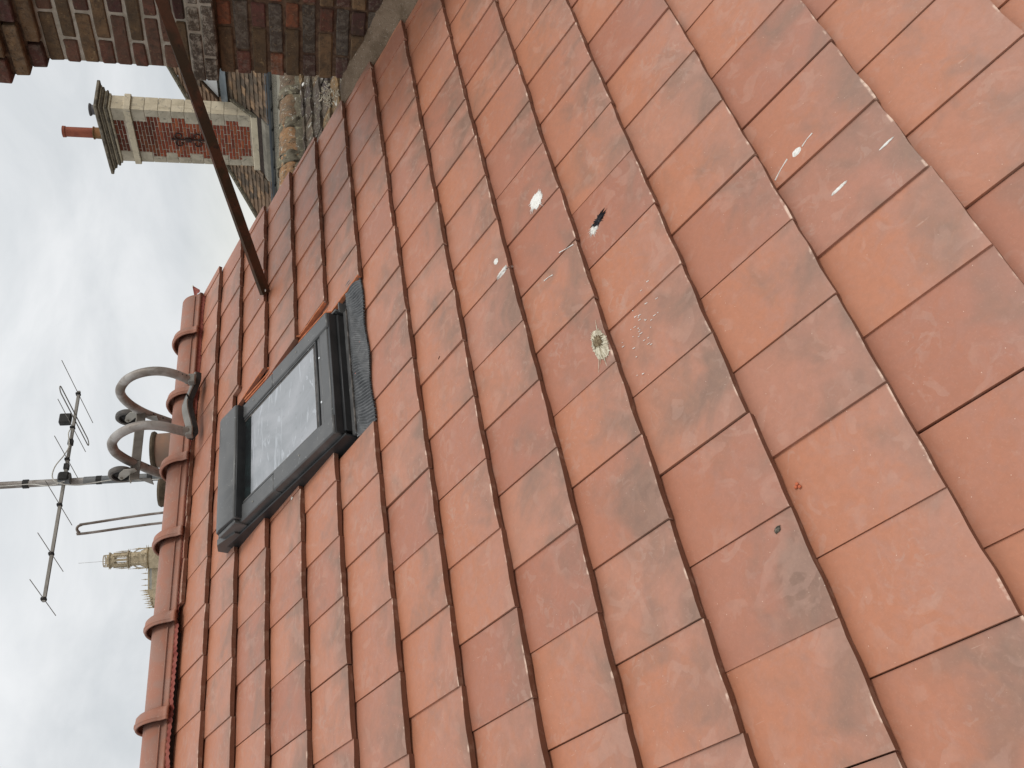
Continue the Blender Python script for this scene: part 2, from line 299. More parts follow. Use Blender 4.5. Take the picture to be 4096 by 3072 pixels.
def link(name, me, parent=None, loc=(0,0,0), rot=(0,0,0), color=None):
    o = bpy.data.objects.new(name, me); COL.objects.link(o); o.location = loc; o.rotation_euler = rot
    if parent: o.parent = parent
    if color: o.color = color
    return o
def part(name, g, mat, parent, **k):
    lab = k.pop('label', None); o = link(name, g.mesh(name, mat, **k), parent)
    if lab: o['label'] = lab
    return o
def thing(name, label, cat, loc=(0,0,0), rot=(0,0,0), group=None):
    o = bpy.data.objects.new(name, None); COL.objects.link(o); o.location = loc; o.rotation_euler = rot
    o['label'] = label; o['category'] = cat; o.empty_display_size = 0.1
    if group: o['group'] = group
    return o
def ru(a, b): return random.uniform(a, b)
def roof2w(u, v, n): return Vector((u, v*CP - n*SP, v*SP + n*CP))

# ------------------------------------------------------------------ ground
g = G().box(-3000, 3000, -3000, 3000, -11, -10); o = link('ground', g.mesh('ground', M['ground'])); o['kind'] = 'structure'

# ------------------------------------------------------------------ the new clay roof (local frame: x along the ridge, y up the slope, z out of the slope)
GA, TW, VERGE = 0.23773, 0.205, 1.272
DJ = {-6:.037,-5:.024,-4:.004,-3:-.021,-2:-.051,-1:-.09,0:-.07,1:.004,2:.008,3:.038,4:.062,5:.047,6:.017,7:-.008}
DR = {-6:.004,-5:-.035,-4:-.021,-3:.005,-2:.054,-1:.033,0:.026,1:.003,2:-.018,3:-.033,4:-.04,5:-.027,6:.011,7:.039}
TILT, CAMB, DROP, TH = 0.0023, 0.0021, 0.0225, 0.0170
def row_v(r): return -(r + DR.get(r, 0.0)) * GA
def row_shift(r): return DJ.get(r, 0.0) + (0.0 if r % 2 else 0.5)
def tile_top(x, y, cambw=TW): return -DROP * y / GA - TILT * 2 * x / TW + CAMB * (1 - (2 * x / TW) ** 2)
def surf(u, v):
    """height of the visible tile surface at roof point u, v"""
    for r in range(-6, 12):
        if row_v(r) <= v:
            j = -u / TW - row_shift(r); x = -(j - math.floor(j) - 0.5) * TW
            return tile_top(x, v - row_v(r))
    return 0.0
roof = thing('tiled_roof', 'new roof of large flat terracotta tiles filling the picture, with a grey skylight', 'roof', rot=(PITCH, 0, 0))
def tile_mesh(x0, x1, y0, y1, jag=0.0, broken=None, seed=0):
    rr = random.Random(seed); nx = max(2, int((x1 - x0) / TW * 6 + 0.5)); ys = [y0, y0 + 0.004, (y0 + y1) / 2, y1]
    nx += 1; top = []; bot = []; k1 = rr.uniform(-.5, .5); k2 = rr.uniform(-1, 1)
    for j, y in enumerate(ys):
        a = []; b = []
        for i in range(nx):
            x = x0 + (x1 - x0) * i / (nx - 1); yy = y
            if j < 2: yy += 0.0011 * sin(i * 1.7 + k1 * 6) + rr.uniform(-.0006, .0006) + 0.0012 * k2 * (2*i/(nx-1) - 1)
            xx = x + (rr.uniform(-1, 1) * jag if ((broken == 'L' and i == 0) or (broken == 'R' and i == nx-1)) else 0)
            zt = tile_top(x, y); a.append((xx, yy, zt - (0.0012 if (j == 0) else 0)))
            b.append((xx, yy, zt - TH - (CAMB * (1 - (2*x/TW)**2)) * 1.15 + (0.001 if j == 0 else 0)))
        top.append(a); bot.append(b)
    g = G(); n = nx; m_ = len(ys); vv = [p for r_ in top for p in r_] + [p for r_ in bot for p in r_]; o_ = n * m_; fs = []
    for j in range(m_ - 1):
        for i in range(n - 1):
            fs.append((j*n+i, j*n+i+1, (j+1)*n+i+1, (j+1)*n+i)); fs.append((o_+j*n+i, o_+(j+1)*n+i, o_+(j+1)*n+i+1, o_+j*n+i+1))
        fs.append((j*n, (j+1)*n, o_+(j+1)*n, o_+j*n)); fs.append((j*n+n-1, o_+j*n+n-1, o_+(j+1)*n+n-1, (j+1)*n+n-1))
    for i in range(n - 1): fs.append((i, o_+i, o_+i+1, i+1)); q = (m_-1)*n; fs.append((q+i, q+i+1, o_+q+i+1, o_+q+i))
    g.add(vv, fs); return g
GAP = 0.0005; LAP = 0.055
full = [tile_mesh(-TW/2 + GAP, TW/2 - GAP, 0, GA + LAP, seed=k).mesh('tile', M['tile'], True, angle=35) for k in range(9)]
HL = {0:-.507, -1:-.472, -2:-.466, -3:-.465, -4:-.447}; HR = {0:.157, -1:.215, -2:.198, -3:.231, -4:.286}
HTOP = 1.015
ntile = 0
for r in range(-6, 11):
    v0 = row_v(r); sh = row_shift(r)
    for jj in range(-7, 13):
        # tile covers j in [jj, jj+1] + shift ; u centre
        uc = -(jj + 0.5 + sh) * TW; ua, ub = uc - TW/2, uc + TW/2
        if ua > VERGE - 0.02: continue
        if r == -6 and uc < -0.60: continue                     # the short top course stops here
        if ntile and (uc < -2.3 or (r > 7 and uc > -0.35)): continue
        x0, x1 = -TW/2 + GAP, min(TW/2 - GAP, VERGE - uc); y1 = GA + LAP
        if r == -6: y1 = 0.10
        if r == -5 and uc < -0.60: y1 = GA + 0.04
        cut = r in HL and ua < HR[r] and ub > HL[r]
        mat = M['tile_smear'] if (x1 < TW/2 - 0.01 or ub > VERGE - 0.02) and r in (0, 1, 2, 3, 4) else M['tile']
        jit = (ru(-.0015, .0015), ru(-.003, .003), ru(-.0006, .0006)); rot = (ru(-.004, .004), ru(-.009, .009), ru(-.003, .003))
        loc = (uc + jit[0], v0 + jit[1], jit[2])
        if not cut and x1 > TW/2 - 0.002 and y1 > GA + 0.05 and mat is M['tile']:
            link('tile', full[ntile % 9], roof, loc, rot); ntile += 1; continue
        pieces = []
        if not cut: pieces.append((x0, x1, 0, y1, None))
        else:
            if ua < HL[r] - 0.008: pieces.append((x0, min(x1, HL[r] - uc), 0, y1, 'R'))
            if ub > HR[r] + 0.008: pieces.append((max(x0, HR[r] - uc), x1, 0, y1, 'L'))
            if r == -4: pieces.append((max(x0, HL[r] - uc), min(x1, HR[r] - uc), HTOP - v0, y1, None))
        for (a, b, c_, d_, br) in pieces:
            if b - a < 0.006: continue
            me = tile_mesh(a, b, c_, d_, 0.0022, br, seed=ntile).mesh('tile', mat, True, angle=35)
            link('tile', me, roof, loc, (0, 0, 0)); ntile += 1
# raw cut flanks of the tiles beside the skylight
for (uu, va, vb, lab) in ((.157, -.006, .232, 0), (.215, .232, .47, 0), (.231, .709, .945, 0)):
    g = G(); n = 14; top = []; bot = []
    for i in range(n):
        v_ = va + (vb - va) * i / (n - 1); t_ = surf(uu + .01, v_) + .0006; x_ = uu - .0012 + ru(-.0028, .0015)
        top.append((x_, v_, t_)); bot.append((x_ - .001, v_, t_ - .0145))
    back = [(p[0] + .006, p[1], p[2] + .0002) for p in top]; g.sweep([bot, top, back]); part('cut_edge', g, M['tile_broken'], roof)
# battens' underlay and the structure below, with the far slope behind the ridge
g = G().prism([(-3.2, -3.2, -.058), (1.262, -3.2, -.058), (1.262, 1.55, -.058), (-3.2, 1.55, -.058)], (0, 0, -.10))
part('roof_deck', g, M['underlay'], roof)
# two interlock ribs seen where tiles are cut back beside the skylight
for (u_, v_a, v_b) in ((.205, .235, .47), (.19, .47, .70), (.222, .71, .93)):
    for k in range(2):
        g = G().box(u_ - .012 - k*.012, u_ - .006 - k*.012, v_a, v_b, -.045, -.020 - .004*k); part('interlock_rib', g, M['tile_broken'], roof)
g = G().box(.085, .235, .22, .93, -.056, -.038); part('tile_return', g, M['tile_broken'], roof)

# ridge
RY, RZ = 0.0, 0.0
def ridge_front(u):  # roof-local v of the front foot of the ridge tiles
    return 1.415 + (1.2 - u) * 0.027
def ridge_tile(u0, u1, collar=True, seed=0):
    """half-round from right end u1 to collared left end u0 ; world-frame points converted to roof-local"""
    rows = []; a0, b0 = .093, .086
    L = u1 - u0; st = [(u1, 0), (u0 + .062, 0)]
    if collar: st += [(u0 + .056, .010), (u0 + .050, .022), (u0 + .042, .029), (u0 + .020, .031), (u0 + .018, .034), (u0 + .012, .034), (u0 + .010, .031), (u0 + .004, .030), (u0, .027)]
    else: st += [(u0, 0)]
    th_ = [-.25 + (pi + .5) * k / 26 for k in range(27)]
    for (u, e_) in st:
        f = roof2w(u, ridge_front(u), .02); cyy, czz = f.y + .095, f.z; row = []
        for t in th_:
            tt = min(max(t, 0), pi); x_, z_ = -(a0 + e_) * cos(tt), (b0 + e_) * sin(tt)
            if t < 0: x_ -= .012 ; z_ = -.012
            if t > pi: x_ += .012 ; z_ = -.012
            yy, zz = cyy + x_, czz + z_
            row.append((u, yy * CP + zz * SP, -yy * SP + zz * CP))
        rows.append(row)
    g = G().sweep(rows); return g
ridge_ends = [-1.755, -1.37, -.985, -.60, -.215, .17, .555, .94, 1.235]
for i in range(len(ridge_ends) - 1):
    u0, u1 = ridge_ends[i], ridge_ends[i+1] + (.045 if i < 7 else 0)
    g = ridge_tile(u0, u1); me = g.mesh('ridge_tile', M['ridge'], True, angle=50)
    o = link('ridge_tile', me, roof)
    md = o.modifiers.new('thick', 'SOLIDIFY'); md.thickness = .011; md.offset = -1
# pressed bead along each ridge tile foot and the pleated red ridge roll below
for (ua, ub) in zip(ridge_ends[:-1], ridge_ends[1:]):
    pts = []
    for k in range(8):
        u = ub - .01 + (ua + .062 - ub) * k / 7; f = roof2w(u, ridge_front(u), .02); yy, zz = f.y - .001, f.z + .012
        pts.append((u, yy*CP + zz*SP, -yy*SP + zz*CP))
    part('ridge_bead', G().tube(pts, .0022, 6), M['ridge'], roof)
g = G(); rows = []
N = 520
for k in range(N + 1):
    u = -1.8 + 3.03 * k / N; fv = ridge_front(u); a = .0022 * sin(k * 2 * pi / 4.0)
    wav = .006 * mnoise.noise(Vector((u * 9, 3.1, 0)))
    low = -.034 + wav if u < -.6 else -.016 + wav * .5
    base = surf(u, fv - .01)
    rows.append([(u, fv + .03, .022 + a), (u, fv - .004, .012 + a + wav), (u, fv + low * .6, max(base + .007, -.002) + a), (u, fv + low, base + .003 + a)])
g.sweep(rows); part('ridge_roll', g, M['roll'], roof, smooth=True)
# torn tip of the ridge roll at the right end
g = G(); rows = []
for k in range(9):
    t = k / 8; u = 1.235 + .055 * t; wd = .030 * (1 - t) + .004
    rows.append([(u, ridge_front(1.23) - .005 + .012*t + wd * s_ , .020 + .022 * t + .003 * (-1) ** (i_)) for i_, s_ in enumerate((-1, -.5, 0, .5, 1))])
g.sweep(rows); part('torn_membrane', g, M['roll'], roof)
part('torn_membrane', G().lathe([(.001, -.004), (.006, 0), (.001, .005)], (1.292, ridge_front(1.23) + .008, .044), 6), M['guano_old'], roof)
# mortar closing the right end of the ridge, and the back slope
f = roof2w(1.22, ridge_front(1.22), .02)
pts = [(1.222, f.y + .095 - .078*cos(t), f.z - .02 + .075*sin(t)) for t in [pi*k/12 for k in range(13)]]
pts = [(p[0], p[1]*CP + p[2]*SP, -p[1]*SP + p[2]*CP) for p in pts]
part('end_mortar', G().prism(pts, (-.02, 0, 0)), M['flaunch'], roof)
top = roof2w(0, 1.55, -.03)
bs = [(-3.2, top.y, top.z), (1.262, top.y, top.z), (1.262, top.y + 2.4, top.z - 2.4 * math.tan(PITCH)), (-3.2, top.y + 2.4, top.z - 2.4 * math.tan(PITCH))]
bs = [(p[0], p[1]*CP + p[2]*SP, -p[1]*SP + p[2]*CP) for p in bs]
part('back_slope', G().prism(bs, (0, .05, -.08)), M['ridge'], roof)
# gable wall under the verge
gw = [(1.20, -2.9, -8), (1.20, 3.0, -8), (1.20, top.y + 1.6, top.z - 1.1), (1.20, top.y, top.z - .12), (1.20, -2.7*CP, -2.7*SP - .18)]
gw = [(p[0], p[1]*CP + p[2]*SP, -p[1]*SP + p[2]*CP) for p in gw]
part('gable_wall', G().prism(gw, (.05, 0, 0)), M['flaunch'], roof)

# ------------------------------------------------------------------ skylight (part of the roof)
sk = bpy.data.objects.new('skylight', None); COL.objects.link(sk); sk.parent = roof; sk['label'] = 'anthracite grey roof window with dusty pane and ribbed apron'
L_, R_ = -.478, .066
def bx(n, a, mat, bev=.002, **k): return part(n, G().box(*a), mat, sk, bevel=bev, smooth=True, **k)
bx('base_frame', (L_ - .004, R_ + .004, .145, .93, -.055, .018), M['clad_dark'])
bx('side_flashing', (L_ - .040, L_ - .004, .085, .99, -.052, -.040), M['clad_dark'])
bx('side_flashing', (R_ + .004, R_ + .10, .085, .99, -.052, -.030), M['clad_dark'])
bx('flashing_upstand', (L_ - .012, L_ - .003, .12, .97, -.045, .024), M['clad_dark'])  # coloured dark to stand in for the shadow between window and tiles
bx('flashing_upstand', (R_ + .003, R_ + .012, .12, .97, -.03, .026), M['clad'])
# side claddings in two lengths each, with the step joint
for side, (a, b) in (('L', (L_, L_ + .078)), ('R', (R_ - .072, R_))):
    bx('side_cladding', (a, b, .140, .545, .012, .056), M['clad'], .005)
    bx('side_cladding', (a + .003, b - .003, .548, .90, .012, .0535), M['clad'], .004)
    for vv_ in (.36, .70):
        part('cladding_screw', G().lathe([(.0035, 0), (.003, .0015)], ((a + b) / 2, vv_, .0545 if vv_ > .5 else .0565), 8), M['galv_light'], sk)
# inner glazing beads
for k, (wd, hh) in enumerate(((.006, .050), (.0055, .046))):
    for s_ in (0, 1):
        a = (L_ + .079 + k*.008) if s_ == 0 else (R_ - .073 - k*.008 - wd)
        bx('glazing_bead', (a, a + wd, .235, .80, .02, hh), M['clad'] if k == 0 else M['gasket'], .001)
# bottom rail, bead and gasket lines
bx('bottom_rail', (L_ + .002, R_ - .002, .150, .205, .012, .050), M['clad'], .004)
bx('bottom_rail', (L_ + .078, R_ - .072, .206, .226, .012, .046), M['clad'], .003)
bx('bottom_rail', (L_ + .078, R_ - .072, .228, .238, .012, .050), M['clad_dark'], .003)
for k, c_ in enumerate(('gasket', 'clad_dark', 'gasket')):
    bx('glazing_gasket', (L_ + .080, R_ - .074, .2395 + k*.006, .2445 + k*.006, .012, .047 - .001*k), M[c_], .001)
for uu in (-.30, -.10): part('rail_screw', G().lathe([(.0045, 0), (.004, .0015)], (uu, .216, .0462), 10), M['white'], sk)
# sash front (faces down the slope), two stepped dark boards, metal tray below
bx('sash_front', (L_ + .004, R_ - .004, .136, .1485, .004, .048), M['clad_dark'], .002)
bx('frame_front', (L_ + .012, R_ - .012, .122, .134, -.022, .018), M['clad_dark'], .002)
bx('front_tray', (L_ - .006, R_ + .006, .100, .124, -.040, -.006), M['clad'], .003)
bx('front_tray_lip', (L_ - .004, R_ + .004, .096, .101, -.030, -.002), M['gasket'], .001)
# glass
bx('pane', (L_ + .084, R_ - .078, .256, .735, .030, .0445), M['glass'], 0)
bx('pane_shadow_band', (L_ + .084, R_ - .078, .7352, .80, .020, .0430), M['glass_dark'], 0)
# hood over the head
g = G(); prof = [(.792, .020), (.792, .080), (.798, .086), (.905, .090), (.93, .086), (.962, .048), (.975, .012), (.975, .002), (.90, 0.0)]
g.prism([(L_ + .014, p[0], p[1]) for p in prof], (R_ - L_ - .022, 0, 0)); part('hood', g, M['clad'], sk, bevel=.002, smooth=True)
bx('hood_lip', (L_ + .016, R_ - .010, .786, .7915, .018, .078), M['clad_dark'], .001)
bx('hood_flange', (L_ - .005, R_ + .012, .955, 1.018, .004, .010), M['clad_dark'], .001)
bx('hood_flange_edge', (L_ - .008, R_ + .014, 1.012, 1.019, -.012, .036), M['clad'], .001)
g = G(); poly = [(.86, -.020), (.86, .044), (.97, .062), (1.016, .036), (1.016, -.018)]
g.prism([(L_ - .006, p[0], p[1]) for p in poly], (-.005, 0, 0)); g.prism([(L_ - .006, p[0], p[1]) for p in poly[1:4]] , (.018, 0, 0)); part('hood_end_flap', g, M['clad'], sk)
g = G().prism([(R_ + .008, p[0], p[1] - .004) for p in poly], (.005, 0, 0)); part('hood_end_flap', g, M['clad'], sk)
bx('hood_end', (L_ - .003, L_ + .013, .80, .93, .02, .076), M['clad'], .003)
bx('corner_bracket', (R_ + .002, R_ + .05, .118, .124, -.03, .012), M['clad'], .001)
# pleated apron over the course below
g = G(); rows = []; NU, NV = 560, 16
for i in range(NU + 1):
    u = L_ - .026 + (R_ + .125 - L_ + .026) * i / NU; row = []
    for j in range(NV + 1):
        t = j / NV; vv_ = .099 - .100 * t - .005 * sin(u * 23) * t
        ph = (u + .050 * t + .016 * sin(t * 3.0 + u * 13)) * 2 * pi / .0115
        amp = .0042 * (0.25 + .75 * min(1, t * 3)); sag = .004 * sin(u * 31 + 1 + t * 3) * sin(pi * t)
        nn = -.008 + (surf(u, -.002) + .016 + .010 - .008 - .0) * 0 - .004 * t + sag
        row.append((u, vv_, nn + amp * sin(ph)))
    rows.append(row)
g.sweep(rows); part('apron', g, M['apron'], sk, smooth=True, angle=80)
g = G()
for i in range(108):
    u = L_ - .02 + .0059 * i
    for k in range(2): g.lathe([(.0011, 0), (.0006, .0014)], (u, .092 - .006 * k, -.0055), 5)
part('perforated_strip', g, M['clad_dark'], sk)
g = G()
for i in range(82):
    u = L_ - .024 + .0088 * i; g.lathe([(.0016, -.003), (.0019, .0), (.0010, .0022)], (u, -.002 - .005 * sin(u * 23), -.010), 6)
part('apron_edge', g, M['clad_dark'], sk)

# ------------------------------------------------------------------ near brick chimney (its long side faces the roof, wall plane x = 1.35)
ch = thing('brick_chimney', 'old weathered brick chimney with corbelled top rising at the top edge of the picture', 'chimney')
def brick(parent, x0, x1, y0, y1, z0, z1, mat, color, jit=.0016, bev=.005):
    me = bpy.data.meshes.new('brick'); bm = bmesh.new(); bmesh.ops.create_cube(bm, size=1.0)
    sx_, sy_, sz_ = x1-x0, y1-y0, z1-z0
    for v_ in bm.verts: v_.co = Vector((v_.co.x*sx_, v_.co.y*sy_, v_.co.z*sz_)) + Vector((ru(-jit, jit)*.4, ru(-jit, jit), ru(-jit, jit)))
    if jit > .0012: bmesh.ops.subdivide_edges(bm, edges=[e_ for e_ in bm.edges if abs(e_.verts[0].co.y - e_.verts[1].co.y) > .02], cuts=2)
    bmesh.ops.bevel(bm, geom=[e_ for e_ in bm.edges if len(e_.link_faces) == 2 and e_.calc_face_angle(0) > .5], offset=bev, segments=1, affect='EDGES')
    if jit > .0012:
        for v_ in bm.verts: v_.co += Vector((ru(-1, 1)*.0006, ru(-1, 1)*.0012, ru(-1, 1)*.0014))
    bm.to_mesh(me); bm.free(); me.materials.append(mat)
    o = link('brick', me, parent, ((x0+x1)/2, (y0+y1)/2, (z0+z1)/2), (0, 0, 0), color); return o
TAN = [(.145,.088,.047),(.17,.105,.056),(.105,.068,.038),(.13,.08,.045)]; PUR = [(.10,.042,.034),(.08,.038,.034),(.115,.046,.034)]
ORA = [(.20,.070,.036),(.12,.046,.032)]; GRY = [(.085,.068,.054),(.068,.055,.045),(.10,.08,.06)]; RED = [(.125,.055,.038),(.115,.058,.040)]
def pick(*ls): return random.choice(random.choice(ls))
YE = -.061; YN = -1.15; HD, STR, JT = .101, .212, .011
def course(z0, z1, X, ye, first, mat, hcols, scols, lime=0.0, depth=.10, lj=0.012, swap=None):
    y = ye; k = first; n = 0
    while y > YN:
        Lh = HD if k == 0 else STR; cols = hcols if k == 0 else scols; zo = ru(-.0022, .0022); xo = ru(-.0035, .0025)
        L2 = Lh + ru(-.004, .004); kb_ = ru(.78, 1.22); col = [q * kb_ for q in pick(*cols)]
        brick(ch, X + xo, X + depth, max(y - L2, YN - .05), y, z0 + zo, z1 + zo + ru(-.002, .002), mat, (col[0], col[1], col[2], lime))
        y -= L2 + lj; n += 1
        k = (1 - k) if swap is None else swap(n)
# upper stack, pale mortar
zt = 1.185; zc = zt; c_ = 0
zs = [(1.120, 1.175), (1.057, 1.108), (.990, 1.042), (.926, .978), (.862, .914), (.800, .850), (.738, .788), (.676, .726), (.628, .668)]
for i, (a, b) in enumerate(zs):
    course(a, b, 1.35 + ru(-.002, .002), YE + ru(-.003, .003), 1 if i % 2 == 0 else 0, M['brick'], [PUR, RED] , [TAN, TAN, RED, TAN], .10, lj=.013)
# corbels
for (za, zb, X, ye) in ((1.187, 1.240, 1.318, -.043), (1.250, 1.305, 1.288, -.020), (1.316, 1.370, 1.258, .004), (1.382, 1.435, 1.258, .004)):
    course(za, zb, X, ye, 0 if za < 1.2 or za > 1.3 else 1, M['brick'], [PUR], [TAN, RED], .2, depth=.16, lj=.012)
# band of two lime-stained oversailing courses
for (za, zb, X, ye, f_) in ((.570, .618, 1.302, -.043, 1), (.514, .563, 1.300, -.042, 0)):
    course(za, zb, X, ye, f_, M['brick'], [GRY], [GRY], .62, depth=.16, lj=.012)
# lower stack, dark open joints
z = .505; i = 0
while z > -.75:
    h_ = .056; course(z - h_, z, 1.352 + ru(-.002, .003), YE + ru(-.002, .004), (1, 0)[i % 2], M['brick_old'], [PUR, ORA, PUR], [TAN] if i % 2 == 0 else [GRY], .10 if i % 2 == 0 else .35, lj=.010)
    z -= .069; i += 1
part('mortar_core', G().box(1.356, 1.95, YN, YE - .004, .622, 1.245), M['mortar_pale'], ch)
part('mortar_core', G().box(1.324, 1.98, YN - .02, YE + .016, 1.236, 1.256), M['mortar_dark'], ch)
part('mortar_core', G().box(1.294, 2.0, YN - .02, YE + .04, 1.303, 1.45), M['mortar_dark'], ch)
part('mortar_core', G().box(1.306, 1.98, YN - .02, -.047, .518, .621), M['mortar_pale'], ch)
part('mortar_core', G().box(1.3605, 1.95, YN, YE - .008, -9.8, .517), M['mortar_dark'], ch)
for (x0, x1) in ((1.46, 1.66), (1.67, 1.88)):
    for z0 in (.63, .70, .77, .84, .91, .98, 1.05, 1.12): brick(ch, x0, x1, -.14, YE + .001, z0, z0 + .057, M['brick'], (*pick(TAN, RED), .3))
# sloping mortar fillet where the chimney meets the verge
rows = []; n = 60
for k in range(n + 1):
    v_ = -1.15 + 1.16 * k / n; e_ = 1 if v_ < -.08 else max(0, 1 - (v_ + .08) / .09)
    hgt = (.042 + (-.172 - v_) * .12 + .012 * mnoise.noise(Vector((v_*9, 0, 0)))) if v_ < -.10 else .036
    row = []
    for t in (0, .2, .4, .6, .8, 1):
        u = 1.262 + .095 * t; row.append(roof2w(u, v_ , -.012 + (hgt + .012) * (t ** 1.25) * e_ + .003 * mnoise.noise(Vector((v_*25, t*6, 1)))))
    row.append(roof2w(1.37, v_, -.3)); row.insert(0, roof2w(1.262, v_, -.3)); rows.append(row)
part('mortar_fillet', G().sweep(rows), M['flaunch'], ch, smooth=True, angle=60)
# lime crust / straw clump at the foot of the corner
g = G()
for k in range(70):
    c0 = roof2w(1.335 + ru(-.05, .02), .015 + ru(-.03, .045), .045 + ru(-.03, .03)); d = Vector((ru(-1, 1), ru(-1, 1), ru(-.6, .8))).normalized() * ru(.008, .028)
    g.tube([c0, c0 + d * .5 + Vector((0, 0, ru(-.003, .003))), c0 + d], ru(.0012, .003), 4)
o = link('nest_debris', g.mesh('nest_debris', M['guano_old'])); o['label'] = 'tangled whitish clump of debris at the foot of the brick chimney corner'; o['category'] = 'debris'

# ------------------------------------------------------------------ rusty stay bar
a = Vector((.663, .612, .350)); b = Vector((1.36, -.504, .738)); d = (b - a)
sb = thing('stay_bar', 'long rusty flat steel bar running from the roof tiles to the brick chimney', 'stay bar', tuple(a))
g = G(); rows = []; camv = Vector((-2.02, -2.148, .238))
for k in range(25):
    t = k / 24; P = d * t; tn = d.normalized(); toc = (camv - (a + P)).normalized(); wdir = tn.cross(toc).normalized(); nd = wdir.cross(tn).normalized()
    rot_ = Matrix.Rotation(R(38 * (1 - t)), 3, tn); wdir = rot_ @ wdir; nd = rot_ @ nd; hw = .0205; th2 = .0035
    rows.append([P + wdir*hw - nd*th2, P + wdir*hw + nd*th2, P - wdir*hw + nd*th2, P - wdir*hw - nd*th2])
g.sweep(rows, True); g.f += [(0, 1, 2, 3), (96, 97, 98, 99)]; part('flat_bar', g, M['rust'], sb)
g = G(); rows = []
for k in range(25):
    t = k / 24; P = d * t; tn = d.normalized(); toc = (camv - (a + P)).normalized(); wdir = tn.cross(toc).normalized(); nd = wdir.cross(tn).normalized()
    rot_ = Matrix.Rotation(R(38 * (1 - t)), 3, tn); wdir = rot_ @ wdir; nd = rot_ @ nd; s_ = -1
    Q = P + wdir * .0205 * s_; rows.append([Q + nd*.003, Q + wdir*.0035*s_ + nd*.003, Q + wdir*.0035*s_ - nd*.017, Q - nd*.017])
g.sweep(rows, True); g.f += [(0, 1, 2, 3), (96, 97, 98, 99)]; part('bar_flange', g, M['rust'], sb)
g = G().lathe([(.001, -.003), (.007, -.001), (.007, .002), (.001, .005)], (.005, -.012, .004), 6); part('mortar_crumb', g, M['guano'], sb)

# ------------------------------------------------------------------ ladder hooks over the ridge
lad = thing('roof_ladder', 'ladder hung over the ridge by two grey tube hooks with rubber wheels', 'ladder')
H1 = [(1.1017,.7280),(1.0543,.7873),(1.0320,.8392),(1.0298,.8931),(1.0474,.9497),(1.0829,.9984),(1.1323,1.0318),(1.1769,1.0466),(1.2233,1.0434),(1.2783,1.0229),(1.3250,.9928),(1.3621,.9605),(1.3929,.9265),(1.4285,.8808),(1.47,.83),(1.52,.775),(1.70,.655),(2.10,.42)]
H2 = [(1.1100,.7250),(1.0819,.7730),(1.0591,.8121),(1.0440,.8655),(1.0449,.9139),(1.0639,.9614),(1.1058,1.0128),(1.1564,1.0457),(1.1963,1.0545),(1.2451,1.0508),(1.2894,1.0301),(1.3279,1.0042),(1.3684,.9671),(1.4136,.9261),(1.4521,.8868),(1.50,.84),(1.70,.70),(2.10,.45)]
def smoothpts(pts, n=4):
    out_ = []
    for i in range(len(pts) - 1):
        p0, p1, p2, p3 = pts[max(i-1, 0)], pts[i], pts[i+1], pts[min(i+2, len(pts)-1)]
        for k in range(n):
            t = k / n; out_.append(tuple(.5*((2*p1[c]) + (-p0[c]+p2[c])*t + (2*p0[c]-5*p1[c]+4*p2[c]-p3[c])*t*t + (-p0[c]+3*p1[c]-3*p2[c]+p3[c])*t**3) for c in range(len(p1))))
    out_.append(pts[-1]); return out_
for X, H in ((.560, H1), (.259, H2)):
    P = smoothpts([(X, *q) for q in H], 4); rs = [.0215] * len(P)
    part('hook_tube', G().tube(P, rs, 16), M['galv'], lad, smooth=True)
    for q in (2, 3, 4, 50, 46): 
        c0 = Vector(P[q]); part('rivet', G().lathe([(.001, -.004), (.0045, -.002), (.0045, .002), (.001, .004)], tuple(c0 + Vector((ru(-.006,.006), -.010, -.017 if q < 9 else -.019))), 7), M['rubber'], lad)
# curved bearing plate with rubber pad lying on the tiles
def plate(pth, hw, th_, off):
    rows = []
    for (u, v_, n_) in pth:
        ft = Vector((0, hw * .86, hw * .5)); up = Vector((0, -.5 * th_, .86 * th_)); c0 = roof2w(u, v_, n_ + off)
        rows.append([c0 - ft, c0 + ft, c0 + ft + up, c0 - ft + up])
    g = G().sweep(rows, True); m_ = len(rows); g.f += [(0, 1, 2, 3), tuple(4*(m_-1) + k for k in range(4))]; return g
pth = smoothpts([(.628, 1.352, .020), (.585, 1.345, .022), (.54, 1.342, .030), (.48, 1.348, .045), (.43, 1.352, .052), (.37, 1.344, .046), (.31, 1.335, .034), (.27, 1.330, .028), (.245, 1.326, .030)], 4)
part('bearing_plate', plate(pth, .027, .006, .016), M['alu'], lad, smooth=True, angle=30)
part('rubber_pad', plate(pth, .029, .022, -.008), M['rubber'], lad, smooth=True, angle=30)
for (X, yy, zz) in ((.560, 1.100, .712), (.259, 1.110, .710)): part('socket', G().box(X - .024, X + .024, yy - .02, yy + .02, zz - .012, zz + .02), M['alu'], lad, bevel=.004)
for X in (.560, .259): part('collar', G().tube([(X, 1.098, .742), (X, 1.106, .722)], .021, 16), M['alu'], lad, smooth=True)
part('cross_bolt', G().tube([roof2w(.455, 1.33, .06), roof2w(.455, 1.30, .085)], .004, 8), M['rubber'], lad)
